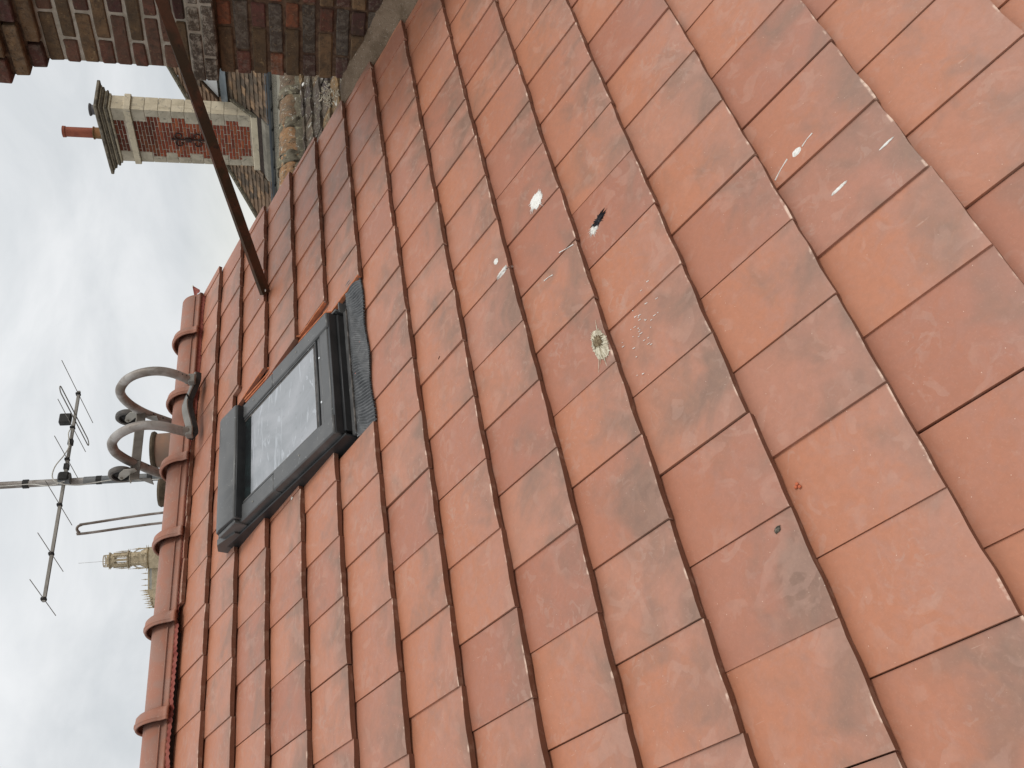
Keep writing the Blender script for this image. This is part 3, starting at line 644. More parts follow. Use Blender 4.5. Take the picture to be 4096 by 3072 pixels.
# axle bar with the two wheels in fork plates
part('axle_bar', G().box(.16, .545, 1.335, 1.341, .955, .995), M['dark_bar'], lad, bevel=.001)
part('axle_bar', G().box(.16, .545, 1.335, 1.368, .993, .998), M['galv_light'], lad)
for X, wc in ((.575, (.578, 1.415, 1.052)), (.214, (.214, 1.37, 1.040))):
    part('tyre', G().lathe([(.042, -.013), (.052, -.014), (.058, -.008), (.059, 0), (.058, .008), (.052, .014), (.042, .013), (.042, -.013)], wc, 36, 'x', False), M['tyre'], lad, smooth=True, angle=60)
    g = G().lathe([(.036, -.010), (.042, -.012), (.042, .012), (.036, .010), (.036, -.010)], wc, 30, 'x', False); g.lathe([(.012, -.014), (.012, .014)], wc, 14, 'x')
    for k in range(6):
        t = k * pi / 3; g.box(-.004, .004, .010, .038, -.003, .003, Matrix.Translation(wc) @ Matrix.Rotation(t, 4, 'X'))
    g.lathe([(.010, -.003), (.041, -.003), (.041, .003), (.010, .003), (.010, -.003)], wc, 24, 'x', False); part('wheel_rim', g, M['rubber'], lad)
    part('axle', G().tube([(wc[0]-.028, wc[1], wc[2]), (wc[0]+.02, wc[1], wc[2])], .006, 10), M['galv_light'], lad)
    for dx in (-.022,):
        pl = [(.006, -.012), (.013, -.002), (.009, .009), (-.004, .013), (-.040, .002), (-.070, -.022), (-.078, -.070), (-.055, -.078), (-.022, -.036)]
        g = G().prism([(wc[0] + dx, wc[1] + p[0], wc[2] + p[1]) for p in pl], (.003, 0, 0)); part('fork_plate', g, M['galv_light'], lad)
    g = G().prism([(X - .05, 1.345, .955), (X - .05, 1.40, .90), (X - .05, 1.345, .905)], (.006, 0, 0)); part('gusset', g, M['alu'], lad)
for k in range(5):
    yy = 1.60 + .25 * k; zz = .74 - .25 * k * .57; part('rung', G().tube([(.259, yy, zz), (.560, yy, zz)], .013, 10), M['alu'], lad)

# thin bent tube loop further back
g = G().tube(smoothpts([(.545, 2.330, .60), (.534, 2.316, 1.005), (.468, 2.268, 1.395), (.462, 2.266, 1.42), (.452, 2.264, 1.437), (.438, 2.272, 1.443), (.424, 2.283, 1.432), (.418, 2.288, 1.405), (.483, 2.345, 1.005), (.49, 2.36, .60)], 6), .0075, 10)
o = link('tube_loop', g.mesh('tube_loop', M['galv'], True)); o['label'] = 'narrow upright loop of thin bent metal tube behind the ridge, beside the cathedral tower'; o['category'] = 'metal loop'

# ------------------------------------------------------------------ stack hidden behind the ridge carrying the pots and the mast
st_ = thing('rear_chimney', 'chimney stack just behind the ridge topped by a brown clay pot and a mossy pot', 'chimney')
part('stack', G().box(.70, 1.75, 2.45, 3.45, -9.8, .86), M['brick_old'], st_, bevel=.01)
p1 = (1.29, 2.79, 0)
part('pot', G().lathe([(.128, .86), (.122, 1.0), (.117, 1.15), (.114, 1.16)], p1, 32, capped=False), M['pot_brown'], st_, smooth=True)
part('pot_rim', G().lathe([(.112, 1.158), (.126, 1.160), (.134, 1.172), (.130, 1.186), (.118, 1.190), (.104, 1.18), (.100, 1.02), (.095, .9)], p1, 32, capped=False), M['moss'], st_, smooth=True)
p2 = (1.03, 2.91, 0)
part('pot', G().lathe([(.10, .86), (.085, 1.00), (.080, 1.08), (.094, 1.105), (.100, 1.13), (.090, 1.145), (.070, 1.13), (.065, .90)], p2, 28, capped=False), M['moss'], st_, smooth=True)

# ------------------------------------------------------------------ television aerial
an = thing('tv_aerial', 'television aerial with folded dipole on a grey mast behind the ridge', 'aerial', (1.345, 3.21, .5))
def rel(p): return Vector(p) - Vector((1.345, 3.21, .5))
part('mast', G().tube([rel((1.345, 3.21, .3)), rel((1.345, 3.21, 1.70))], .029, 16), M['mast'], an, smooth=True)
part('mast_top', G().tube([rel((1.345, 3.21, 1.70)), rel((1.345, 3.21, 2.9))], .025, 16), M['galv'], an, smooth=True)
for zz in (2.05, 1.585, 1.25): part('tape', G().tube([rel((1.345, 3.21, zz)), rel((1.345, 3.21, zz + .035))], .0315, 14), M['black'], an)
BY = 3.18; bm0, bm1 = (.44, BY, 1.828), (2.125, BY, 1.813)
g = G(); g.box(bm0[0], bm1[0], BY - .010, BY + .010, 1.810, 1.829); part('boom', g, M['alu'], an).location = -Vector((1.345, 3.21, .5))
ed = Vector((-.155, .978, -.139)).normalized()
# element direction measured from the picture: a tilted yagi
def element(x, hl, name='element', r=.0026):
    c0 = Vector((x, BY - .018, 1.822)); part(name, G().tube([rel(c0 - ed*hl), rel(c0 + ed*hl)], r, 6), M['alu'], an, smooth=True)
    part('clamp', G().box(-.010, .010, -.018, .018, -.008, .024, Matrix.Translation(rel((x, BY, 1.815)))), M['rubber'], an, bevel=.004)
for x, hl in ((2.10, .332), (1.79, .283), (1.513, .236), (1.142, .247), (.773, .223), (.457, .215)): element(x, hl)
c0 = Vector((1.875, BY - .02, 1.815)); sx = Vector((.030, 0, .004)); hl = .27; pts = []
for k in range(9): t = -pi/2 + pi*k/8; pts.append(c0 + ed*(hl + .03*cos(t)) + sx*sin(t))
for k in range(9): t = pi/2 + pi*k/8; pts.append(c0 - ed*(hl - .03*cos(t)) + sx*sin(t))
part('folded_dipole', G().tube([rel(p) for p in pts], .0042, 8, closed=True), M['alu'], an, smooth=True)
part('junction_box', G().box(-.042, .042, -.025, .025, -.015, .062, Matrix.Translation(rel((1.875, BY + .01, 1.86)))), M['black'], an, bevel=.006)
part('mast_bracket', G().tube([rel((1.345, 3.17, 1.780)), rel((1.345, 3.17, 1.852))], .042, 14), M['mast'], an)
part('bracket_bolts', G().box(-.035, .035, -.05, -.03, -.035, .035, Matrix.Translation(rel((1.345, 3.17, 1.815)))), M['rubber'], an, bevel=.01)
cab = smoothpts([(1.80, BY+.01, 1.83), (1.72, BY-.03, 1.835), (1.62, BY-.02, 1.82), (1.53, BY-.03, 1.84), (1.42, 3.12, 1.875), (1.33, 3.12, 1.88), (1.285, 3.13, 1.83), (1.275, 3.15, 1.72), (1.30, 3.17, 1.62), (1.315, 3.17, 1.5), (1.31, 3.17, 1.38), (1.305, 3.18, 1.25), (1.30, 3.18, .5)], 5)
part('cable', G().tube([rel(p) for p in cab], .0042, 6), M['cable'], an, smooth=True)
cab = smoothpts([(1.30, 3.13, 1.80), (1.27, 3.13, 1.90), (1.31, 3.16, 2.02), (1.32, 3.18, 2.2), (1.33, 3.18, 2.6)], 5)
part('cable', G().tube([rel(p) for p in cab], .0036, 6), M['cable'], an, smooth=True)
for x in (1.66, 1.45): part('tape', G().box(-.022, .022, -.016, .016, -.016, .016, Matrix.Translation(rel((x, BY, 1.8195)))), M['black'], an)

# ------------------------------------------------------------------ old neighbouring roof with lichened ridge
nb = thing('old_roof', 'old lichen-covered tile roof with thick mortared ridge between brick chimney and new roof', 'roof', (1.3, .9, .195), (PITCH, 0, 0))
def nbl(u, v_, n_): return (u, v_, n_)
random.seed(21)
NC = [(.085,.062,.052),(.07,.054,.05),(.115,.085,.065),(.15,.10,.06),(.22,.135,.065),(.09,.07,.058),(.13,.095,.07)]
tv = []
for k in range(6):
    rr = random.Random(k + 300); g = G(); n = 5; rows = []
    for yy in (0, .02, .09, .155):
        t_ = [(-.083 + .166*i/(n-1), yy + (rr.uniform(-.005, .004) if yy == 0 else 0), .0 - yy*.19 + .006*sin(pi*i/(n-1)) + rr.uniform(-.0015, .0015)) for i in range(n)]
        b_ = [(p[0], p[1], p[2] - .022) for p in t_][::-1]; rows.append(t_ + b_)
    g.sweep(rows, True); g.f += [tuple(range(10)), tuple(30 + q for q in range(10))]; me = g.mesh('tile', M['lichen'], True, angle=35); tv.append(me)
r_ = 0
for r_ in range(1, 14):
    yv = -.02 - .092 * r_
    for c_ in range(-2, 18):
        uc = .02 + c_ * .170 + (.085 if r_ % 2 else 0) + ru(-.006, .006)
        if uc < -.02 or uc > 2.6: continue
        link('tile', random.choice(tv), nb, (uc, yv + ru(-.006, .006), ru(-.003, .004)), (ru(-.03, .03), ru(-.02, .02), ru(-.03, .03)), (*random.choice(NC), 1))
part('roof_deck', G().box(-.05, 2.6, -1.3, .0, -.10, -.045), M['underlay'], nb)
bk = [(-.05, 0, -.03), (2.6, 0, -.03), (2.6, 1.0, -1.75), (-.05, 1.0, -1.75)]
part('back_slope', G().prism(bk, (0, -.05, -.04)), M['lichen_mortar'], nb)
RC = [(.36,.13,.075,1), (.36,.20,.10,1), (.33,.19,.10,1), (.22,.14,.085,1), (.16,.11,.075,1)]
def lump(L, rad, seed, amp, mat, name, loc, col=(1,1,1,1), flare=0.0):
    rows = []; nn = 26
    for i in range(nn + 1):
        x = L * i / nn; row = []
        for k in range(25):
            t = -.35 + (pi + .7) * k / 24
            q = Vector((x*14 + seed*7, cos(t)*2.2, sin(t)*2.2)); rr = rad * (1 + flare * (1 - i/nn)) + amp * mnoise.noise(q) + amp*.5 * mnoise.noise(q * 3.1)
            row.append((x, -rr * cos(t) * 1.05, rr * sin(t)))
        rows.append(row)
    g = G().sweep(rows); n = 25; g.f += [tuple(range(n)), tuple(nn*n + k for k in range(n))]; o = link(name, g.mesh(name, mat, True, angle=75), nb, loc, (-PITCH, 0, 0), col); return o
xs = [.02, .33, .66, 1.00, 1.34, 1.70, 2.05, 2.4]
for i in range(len(xs) - 1):
    L = xs[i+1] - xs[i]; zl = .014 - .006 * i
    lump(L + .04, .078, i, .006, M['lichen'], 'ridge_tile', (xs[i], .012, zl), RC[i % 5], .10)
    lump(.10, .090, i + 40, .017, M['lichen_mortar'], 'mortar_joint', (xs[i] - .05, .012, zl))
    # mortar bedding skirt along the foot
    rows = []
    for k in range(40):
        x = xs[i] + (L + .01) * k / 39; row = []
        for t in (0, .25, .5, .75, 1):
            am = .014 * mnoise.noise(Vector((x*16, t*3, i))) ; row.append((x, -.062 - .038 * t + am * .5, .050 - .056 * t + .010 * sin(pi*t) + am))
        rows.append(row)
    part('mortar_bedding', G().sweep(rows), M['lichen_mortar'], nb, smooth=True, angle=75).location = (0, 0, zl - .014)
g = G().lathe([(.001, 0), (.012, .004), (.014, .010), (.008, .014), (.001, .015)], (1.32, -.14, .0), 9); part('lichen_spot', g, M['guano'], nb)
part('wall', G().box(-.08, 2.5, -1.2*CP, .6, -9.9, -.9), M['flaunch'], nb).rotation_euler = (-PITCH, 0, 0)

# ------------------------------------------------------------------ far house (local frame: x along its front away from us, y into the roof)
K = Vector((11.100, 6.815, 2.117)); AX = Vector((.096, .995, 0)).normalized(); BXv = Vector((AX.y, -AX.x, 0))
FM = Matrix(((AX.x, BXv.x, 0, K.x), (AX.y, BXv.y, 0, K.y), (0, 0, 1, K.z), (0, 0, 0, 1)))
# columns: local x = AX, local y = BXv  (left-handed pair, so mirror y in the meshes instead)
ROTZ = math.atan2(AX.y, AX.x)
def fl(a, b, z): return (a, -b, z)       # local point in an empty at K rotated by ROTZ
hs = thing('far_house', 'distant house with brown plain-tile hipped roof, white dormer gable and dark gutter', 'house', tuple(K), (0, 0, ROTZ))
tp_ = R(42); tanp = math.tan(tp_)
def rz(b): return -1.535 + (b + .30) * .905
part('wall', G().box(-7, 2.7, -3.6, .30, -12, -1.655), M['render'], hs)
# roof body: hip face
E0, E1 = (-7, -.30), (2.98, -.30); Rg = 2.55
hipx = lambda b: 2.72 - (b + .05) * 1.40
poly = [(-7, -.30), (2.98, -.30), (hipx(Rg), Rg), (-7, Rg)]
g = G().add([fl(a_, b_, rz(b_) - .06) for a_, b_ in poly] + [fl(a_, b_, rz(b_) - .20) for a_, b_ in poly], [(0,1,2,3), (7,6,5,4), (0,4,5,1), (1,5,6,2), (2,6,7,3), (3,7,4,0)])
part('roof_deck', g, M['underlay'], hs)
bkp = [(-7, Rg), (hipx(Rg), Rg), (2.98, 5.6), (-7, 5.6)]
g = G().add([fl(a_, b_, (rz(Rg) if b_ == Rg else -1.5) - .07) for a_, b_ in bkp] + [fl(2.98, -.30, rz(-.30) - .07), fl(hipx(Rg), Rg, rz(Rg) - .07), fl(2.98, 5.6, -1.57)], [(0,1,2,3), (4,5,6)])
part('far_slope', g, M['far_tile_mass'], hs)
FC = [(.17,.115,.075),(.13,.095,.065),(.22,.145,.09),(.30,.19,.11),(.10,.075,.055),(.20,.14,.095)]
ft = []
for k in range(4):
    rr = random.Random(k + 500); g = G()
    tx = [(-.082, 0), (.082, 0), (.082, .20), (-.082, .20)]; sk_ = rr.uniform(-.008, .008)
    g.add([(x, y + (sk_ if x > 0 and y == 0 else 0), .022 - y*.16 + (.005 if x < 0 else 0)) for x, y in tx] + [(x, y, -.006 - y*.10) for x, y in tx], [(0,1,2,3), (7,6,5,4), (0,4,5,1), (1,5,6,2), (2,6,7,3), (3,7,4,0)])
    ft.append(g.mesh('tile', M['far_tile'])); ft[-1].name = 'tile'
sl_ = math.atan(.905); cs, sn = cos(sl_), sin(sl_); gauge = .112; cnt = 0; mass = G()
Lmax = (Rg + .30) / cs; nr = int(Lmax / gauge); cells = []
for q in range(nr):
    d_ = .0 + q * gauge; b_ = -.30 + d_ * cs
    x = -3.2 + (.085 if q % 2 else 0)
    while x < hipx(b_) - .02:
        if not (-.12 < x < 1.30 and b_ < .05): cells.append((x, b_, q))
        x += .168
random.seed(5)
near = sorted(cells, key=lambda c_: abs(c_[0] - .3) * .6 + abs(c_[1] - .7))
def vis(c_): return c_[0] < .0 + .2 or c_[0] > 1.05
near = [c_ for c_ in near if vis(c_) and c_[0] > -1.3]; chosen = set(near[:300])
for c_ in cells:
    x, b_, q = c_; z_ = rz(b_) - .045 + ru(-.004, .006); rotx = -sl_; xj = x + ru(-.006, .006)
    if c_ in chosen:
        o = link('tile', random.choice(ft), hs, fl(xj, b_, z_), (0, 0, 0), (*random.choice(FC), 1))
        o.rotation_euler = Matrix.Rotation(pi, 4, 'Z').to_euler(); o.matrix_local = Matrix.Translation(fl(xj, b_, z_)) @ Matrix.Rotation(pi, 4, 'Z') @ Matrix.Rotation(sl_ + ru(-.02, .02), 4, 'X') @ Matrix.Rotation(ru(-.03, .03), 4, 'Z')
    else:
        T = Matrix.Translation(fl(xj, b_, z_)) @ Matrix.Rotation(pi, 4, 'Z') @ Matrix.Rotation(sl_ + ru(-.02, .02), 4, 'X')
        mass.box(-.082, .082, 0, .125, -.012, .018, T @ Matrix.Rotation(-.16, 4, 'X'))
o = part('tile_field', mass, M['far_tile_mass'], hs); o['kind'] = 'stuff'
# hip capping, gutter, fascia
hp = [fl(hipx(b_), b_, rz(b_) - .01) for b_ in (-.30, .4, 1.1, 1.8, Rg)]
part('hip_capping', G().tube(hp, .05, 8), M['lichen_mortar'], hs)
part('ridge_capping', G().tube([fl(hipx(Rg), Rg, rz(Rg)), fl(-7, Rg, rz(Rg))], .09, 8), M['lichen_mortar'], hs)
gu = []
for a_ in (-7, 3.02):
    gu.append([fl(a_, -.36 - .065*cos(t), -1.575 + .062 * sin(t)) for t in [pi + pi*k/10 for k in range(11)]])
part('gutter', G().sweep(gu), M['gutter'], hs, smooth=True)
part('fascia', G().box(-7, 2.95, .27, .305, -1.654, -1.54), M['gutter'], hs)
for k in range(16):
    a_ = -4.0 + .44 * k; part('gutter_bracket', G().box(a_ - .012, a_ + .012, .28, .43, -1.650, -1.63), M['black'], hs)
# dormer: white gable, dark opening, zinc apron
g = G().prism([fl(.05, .52, -.700), fl(-.95, .52, -.700), fl(-.45, .52, -.36)], fl(0, .04, 0)); part('dormer_gable', g, M['white'], hs)
g = G().add([fl(.10, .45, -.715), fl(-.45, .45, -.33), fl(-.45, 1.5, -.30), fl(.10, 1.2, -.68), fl(-1.0, .45, -.715), fl(-1.0, 1.2, -.68)], [(0,1,2,3), (1,4,5,2)]); part('dormer_roof', g, M['far_tile_mass'], hs)
part('dormer_window', G().box(-.95, .05, -1.1, -.54, -.80, -.702), M['glass_dark'], hs)
g = G().prism([fl(.10, .49, -.745), fl(-1.0, .49, -.745), fl(-1.0, .40, -.86), fl(.17, .40, -.86)], fl(0, .02, -.01)); part('dormer_sill', g, M['zinc'], hs)

# ------------------------------------------------------------------ far stone and brick chimney
fc = thing('stone_chimney', 'tall distant chimney of red brick with cream stone quoins, cornice and two clay pots', 'chimney', tuple(K), (0, 0, ROTZ))
W_, D_ = 1.187, .334
part('core', G().box(.015, W_ - .015, -D_ + .015, -.010, -1.7, 1.05), M['mortar_far'], fc)
ZQ = [.730, .511, .291, .077, -.139, -.361, -.584, -.805, -1.027, -1.2525]
def stone(x0, x1, b0, b1, z0, z1, mat='stone'): 
    c_ = ru(.85, 1.05); o = part('stone_block', G().box(x0, x1, -b1, -b0, z0 + .003, z1 - .003), M[mat], fc, bevel=.006); return o
for i in range(len(ZQ) - 1):
    z1_, z0_ = ZQ[i], ZQ[i+1]; lng = i % 2 == 0
    stone(0, .25 if lng else .14, 0, .165 if i % 2 else .163, z0_, z1_, 'stone_front')
    stone(.0, .15, .168, .334, z0_, z1_, 'stone')
    stone(W_ - (.235 if lng else .14), W_, 0, .2, z0_, z1_, 'stone_front')
stone(0, .25, 0, .163, .838, 1.047, 'stone_front'); stone(0, .15, .168, .334, .838, 1.047, 'stone'); stone(W_ - .24, W_, 0, .2, .838, 1.047, 'stone_front')
# the narrow side face is one cream skin of blocks in front of the core
for i in range(len(ZQ) - 1): part('stone_block', G().box(-.006, .0, -.334, -.168 if i % 2 else -.10, ZQ[i+1] + .004, ZQ[i] - .004), M['stone'], fc)
for i in range(len(ZQ) - 1): part('stone_block', G().box(-.006, .0, -.164 if i % 2 else -.096, 0, ZQ[i+1] + .004, ZQ[i] - .004), M['stone'], fc)
part('stone_block', G().box(-.006, 0, -.334, -.170, .842, 1.043), M['stone'], fc); part('stone_block', G().box(-.006, 0, -.166, 0, .842, 1.043), M['stone'], fc)
part('string_course', G().box(-.035, W_ + .035, -.37, .035, .729, .838), M['stone'], fc, bevel=.008)
# cornice built of stacked mouldings
for (z0_, z1_, e_, mt) in ((1.047, 1.085, .03, 'stone'), (1.085, 1.12, .065, 'stone_dark'), (1.12, 1.15, .055, 'stone'), (1.15, 1.185, .10, 'stone_dark'), (1.185, 1.21, .12, 'stone_front'), (1.21, 1.262, .175, 'stone_dark')):
    part('cornice_moulding', G().box(-e_, W_ + e_, -.334 - e_, e_, z0_, z1_), M[mt], fc, bevel=.010)
part('cap_slab', G().prism([fl(-.1, -.1, 1.262), fl(W_ + .1, -.1, 1.262), fl(W_ + .1, .43, 1.262), fl(-.1, .43, 1.262)], (0, 0, .02)), M['stone_dark'], fc)
# plinth
part('plinth', G().box(-.045, W_ + .07, -.34, .045, -1.41, -1.2525), M['stone'], fc, bevel=.012)
g = G().prism([fl(-.07, .10, -1.38), fl(-.07, -.045, -1.412), fl(-.07, -.30, -1.50), fl(-.07, -.33, -1.60), fl(-.07, .10, -1.60)], (W_ + .16, 0, 0)); part('plinth', g, M['stone_grey'], fc, bevel=.01)
# weathered slope where the chimney side meets the roof
g = G().prism([fl(-.012, .36, -.90), fl(-.012, -.06, -1.27), fl(-.012, -.06, -1.36), fl(-.012, .36, -.99)], (-.05, 0, 0)); part('lead_slope', g, M['lichen_mortar'], fc)
# brick panel
random.seed(11); pitch_ = .0575; z = .728; i = 0
def panel(ztop, zbot, xa, xb, odd=0):
    z = ztop; i = odd
    while z - pitch_ > zbot - .01:
        x = xa(z - .03) + .004; xe = xb(z - .03) - .004; off = .10 if i % 2 else .205
        first = True
        while x < xe - .03:
            L = off if first else .205; x2 = min(x + L, xe)
            if xe - x2 < .05: x2 = xe
            dk = ru(.75, 1.1); base = random.choice([(.33,.075,.035),(.28,.06,.03),(.36,.10,.045),(.22,.05,.03)])
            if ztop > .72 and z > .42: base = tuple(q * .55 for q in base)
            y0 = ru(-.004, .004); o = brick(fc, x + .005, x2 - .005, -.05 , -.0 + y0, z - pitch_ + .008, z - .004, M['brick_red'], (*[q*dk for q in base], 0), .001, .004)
            x = x2 + .004; first = False
        z -= pitch_; i += 1
def lx(z):
    for q in range(len(ZQ)-1):
        if ZQ[q+1] <= z <= ZQ[q]: return .25 if q % 2 == 0 else .14
    return .25
def rx(z):
    for q in range(len(ZQ)-1):
        if ZQ[q+1] <= z <= ZQ[q]: return W_ - (.235 if q % 2 == 0 else .14)
    return W_ - .24
panel(.728, -1.2525, lx, rx); panel(1.045, .842, lambda z: .25, lambda z: W_ - .24, 1)
# wrought iron anchor
g = G(); ax_ = .60
g.tube([fl(ax_ - .01, -.03, .14), fl(ax_ - .01, -.03, -.50)], .016, 6)
g.box(ax_ - .05, ax_ + .03, .02, .06, -.20, -.11)
for (cz, s_) in ((.02, 1), (-.32, -1)):
    for sd in (-1, 1):
        pts = []
        for k in range(22):
            t = k / 21 * 1.75 * pi; rr = .082 * (1 - .55 * k / 21); pts.append(fl(ax_ - .01 + sd * (.085 - rr*cos(t)), -.035, cz - s_*.06 + s_ * rr * sin(t) + s_*.04))
        g.tube(pts, .013, 6)
part('iron_anchor', g, M['iron'], fc)
# pots
def pot(a_, b_, prof, mt, nm='pot'): return part(nm, G().lathe(prof, fl(a_, b_, 0), 24, capped=False), M[mt], fc, smooth=True, angle=50)
pot(.70, .16, [(.125, 1.26), (.10, 1.30), (.098, 1.43), (.113, 1.44), (.113, 1.455), (.09, 1.456)], 'pot_ochre')
pot(.70, .16, [(.088, 1.45), (.086, 1.9), (.098, 1.905), (.100, 1.95), (.085, 1.953), (.075, 1.9)], 'pot_red', 'pot_flue')
pot(.185, .16, [(.125, 1.26), (.085, 1.30), (.082, 1.375), (.105, 1.395), (.108, 1.415), (.088, 1.418), (.07, 1.38)], 'pot_grey')

# ------------------------------------------------------------------ cathedral far off
T0 = Vector((175.38, 346.74, 82.72)); hd = Vector((T0.x + 2.02, T0.y + 2.15, 0)).normalized()
ct = thing('cathedral', 'distant gothic cathedral tower with flagpole and pinnacled nave, seen over the ridge', 'cathedral', tuple(T0), (0, 0, math.atan2(-hd.x, hd.y)))
part('flagpole', G().tube([(0, 0, 0), (0, 0, 10)], .07, 5), M['galv'], ct)
o8 = pi / 8
g = G().lathe([(2.75, -.35), (2.75, 0), (2.45, 0), (2.45, -.35), (2.75, -.35)], (0,0,0), 8, capped=False, ph=o8)
for k in range(16):
    t = 2*pi*k/16; g.tube([(2.55*cos(t), 2.55*sin(t), -1.6), (2.55*cos(t), 2.55*sin(t), -.3)], .13, 5)
part('crown_railing', g, M['cathedral'], ct)
def octo(name, prof, mt='cathedral'): return part(name, G().lathe(prof, (0,0,0), 8, ph=o8), M[mt], ct)
octo('upper_cornice', [(3.0, -3.9), (3.1, -3.2), (3.6, -2.6), (3.6, -2.3), (2.9, -2.1), (2.9, -1.5)])
g = G()
for k in range(8):
    t = 2*pi*k/8 + o8; T = Matrix.Rotation(t, 4, 'Z'); g.box(2.45, 3.3, -.55, .55, -9.6, -3.9, T)
    T2 = Matrix.Rotation(t + pi/8, 4, 'Z'); g.box(2.6, 2.85, -.14, .14, -9.6, -4.6, T2); g.prism([(2.6, -.75, -3.9), (2.6, .75, -3.9), (2.6, 0, -5.2)], (.25, 0, 0), T2)
    g.prism([(2.6, -.9, -3.9), (2.6, -.75, -5.2), (2.6, -.55, -3.9)], (.25, 0, 0), T2); g.prism([(2.6, .9, -3.9), (2.6, .75, -5.2), (2.6, .55, -3.9)], (.25, 0, 0), T2)
part('belfry_arcade', g, M['cathedral'], ct).rotation_euler = (0, 0, pi/8)
octo('middle_cornice', [(3.3, -10.6), (3.9, -10.1), (3.9, -9.8), (3.2, -9.6)])
octo('drum', [(3.5, -15.2), (3.2, -14.9), (3.2, -11.2), (3.5, -10.9), (3.4, -10.6)])
octo('drum_base', [(4.2, -22), (4.2, -18.4), (4.9, -18.0), (5.0, -17.4), (4.2, -17.0), (4.0, -16.0), (3.6, -15.2)])
def pinnacle(g, x, y, z0, h, r=.32):
    g.box(x - r*.7, x + r*.7, y - r*.7, y + r*.7, z0, z0 + h*.45); g.lathe([(r*1.2, z0 + h*.45), (r*1.1, z0 + h*.5), (r*.55, z0 + h*.56), (r*.7, z0 + h*.66), (r*.3, z0 + h*.72), (r*.45, z0 + h*.8), (r*.15, z0 + h*.86), (r*.28, z0 + h*.9), (r*.05, z0 + h)], (x, y, 0), 5)
g = G()
for k in range(8):
    t = 2*pi*k/8 + o8
    for (r0_, z0_, h0_, w0_) in ((4.55, -17.2, 6.2, .40), (3.95, -9.9, 5.0, .28)):
        gp = G(); pinnacle(gp, r0_*cos(t), r0_*sin(t), z0_, h0_, w0_); part('pinnacle', gp, M['cathedral'], ct)
    g.tube([(3.2*cos(t), 3.2*sin(t), -12.2), (4.5*cos(t), 4.5*sin(t), -14.0)], .16, 4)
    for zz, r0, r1 in ((-10.2, 3.7, 4.95), (-17.6, 4.6, 6.1), (-2.45, 3.4, 4.1)): g.tube([(r0*cos(t), r0*sin(t), zz), (r1*cos(t), r1*sin(t), zz + .1)], [.2, .05], 5)
part('flying_buttresses', g, M['cathedral'], ct)['kind'] = 'stuff'
part('nave_roof', G().prism([(-4, -3, -19.8), (-4, 3, -19.8), (-4, 0, -17.7)], (-9.7, 0, 0)), M['cathedral_roof'], ct)
part('nave_wall', G().box(-13.7, -3.5, -3.1, 3.1, -60, -19.8), M['cathedral'], ct)
part('tower_body', G().box(-4.6, 4.6, -4.6, 4.6, -90, -19), M['cathedral'], ct)
g = G()
for x in (-6.6, -9.2, -11.7):
    gp = G(); pinnacle(gp, x, -1.0, -18.4, 3.3, .26); part('pinnacle', gp, M['cathedral'], ct)
part('nave_parapet', G().box(-13.6, -4.4, -1.2, -.9, -18.5, -17.95), M['cathedral'], ct)
for k in range(9):
    t = k / 8; x = -13.9 - 7.3 * t; z0_ = -18.6 - 1.1*t - (.8 if k % 2 else 0); pinnacle(g, x, -1.5 - 2*t, z0_ - .6, 4.6 - 1.6*t, .34)
for k in range(6): x = -14.4 - 1.15 * k; pinnacle(g, x, 1.5, -19.2 - .25*k, 3.8 - .2*k, .30)
part('nave_pinnacles', g, M['cathedral'], ct)['kind'] = 'stuff'
g = G().box(-21.6, -13.5, -3, 2.5, -60, -20.3); g.prism([(-13.5, -2.4, -20.3), (-13.5, -2.4, -18.0), (-21.6, -2.4, -20.0), (-21.6, -2.4, -20.3)], (0, .5, 0)); part('west_front', g, M['cathedral'], ct)

# ------------------------------------------------------------------ droppings and chips on the tiles
RMAT = Matrix.Rotation(PITCH, 4, 'X')
def splat(name, label, cat, cu, cv, lu, lv, ang, mat, seed, spikes=18, depth=.35, lift=.0012, dome=.0012, group=None, rays=0):
    rr = random.Random(seed); n = 88; g = G(); rim = []; inner = []
    for k in range(n):
        t = 2*pi*k/n; q = 1 + .22*mnoise.noise(Vector((cos(t)*1.6, sin(t)*1.6, seed))) + (rr.uniform(0, depth) ** 1.5 if k % 2 else 0)
        x, y = lu*cos(t)*q, lv*sin(t)*q; X = x*cos(ang) - y*sin(ang); Y = x*sin(ang) + y*cos(ang); rim.append((cu+X, cv+Y)); inner.append((cu+X*.7, cv+Y*.7))
    h = lambda p, d: (p[0], p[1], surf(*p) + d)
    vs_ = [h(p, lift*.4) for p in rim] + [h(p, lift + dome*rr.uniform(.3, 1)) for p in inner] + [h((cu, cv), lift + dome)]
    fs = [(k, (k+1) % n, (k+1) % n + n, k + n) for k in range(n)] + [(k + n, (k+1) % n + n, 2*n) for k in range(n)]
    g.add(vs_, fs)
    for k in range(rays):
        t = rr.uniform(0, 2*pi); L = rr.uniform(1.15, 1.9); p0 = (cu + lu*.8*cos(t), cv + lv*.8*sin(t)); p1 = (cu + lu*L*cos(t), cv + lv*L*sin(t))
        g.tube([h(p0, lift), h(((p0[0]+p1[0])/2, (p0[1]+p1[1])/2), lift), h(p1, lift)], [.0012, .0007, .0003], 4)
    me = g.mesh(name, mat, fix=True); me.transform(RMAT); o = link(name, me); o['label'] = label; o['category'] = cat
    if group: o['group'] = group
    return o
GR = 'bird droppings on the new roof'
splat('bird_dropping', 'round bright white bird dropping with spiky rim, above the black one', 'bird dropping', -.285, -.856, .025, .024, .4, M['guano'], 3, depth=.45, group=GR, rays=16)
splat('bird_dropping', 'glossy black bird dropping with a pale spattered end', 'bird dropping', -.520, -1.018, .011, .022, .25, M['guano_dark'], 8, depth=.9, dome=.004, group=GR)
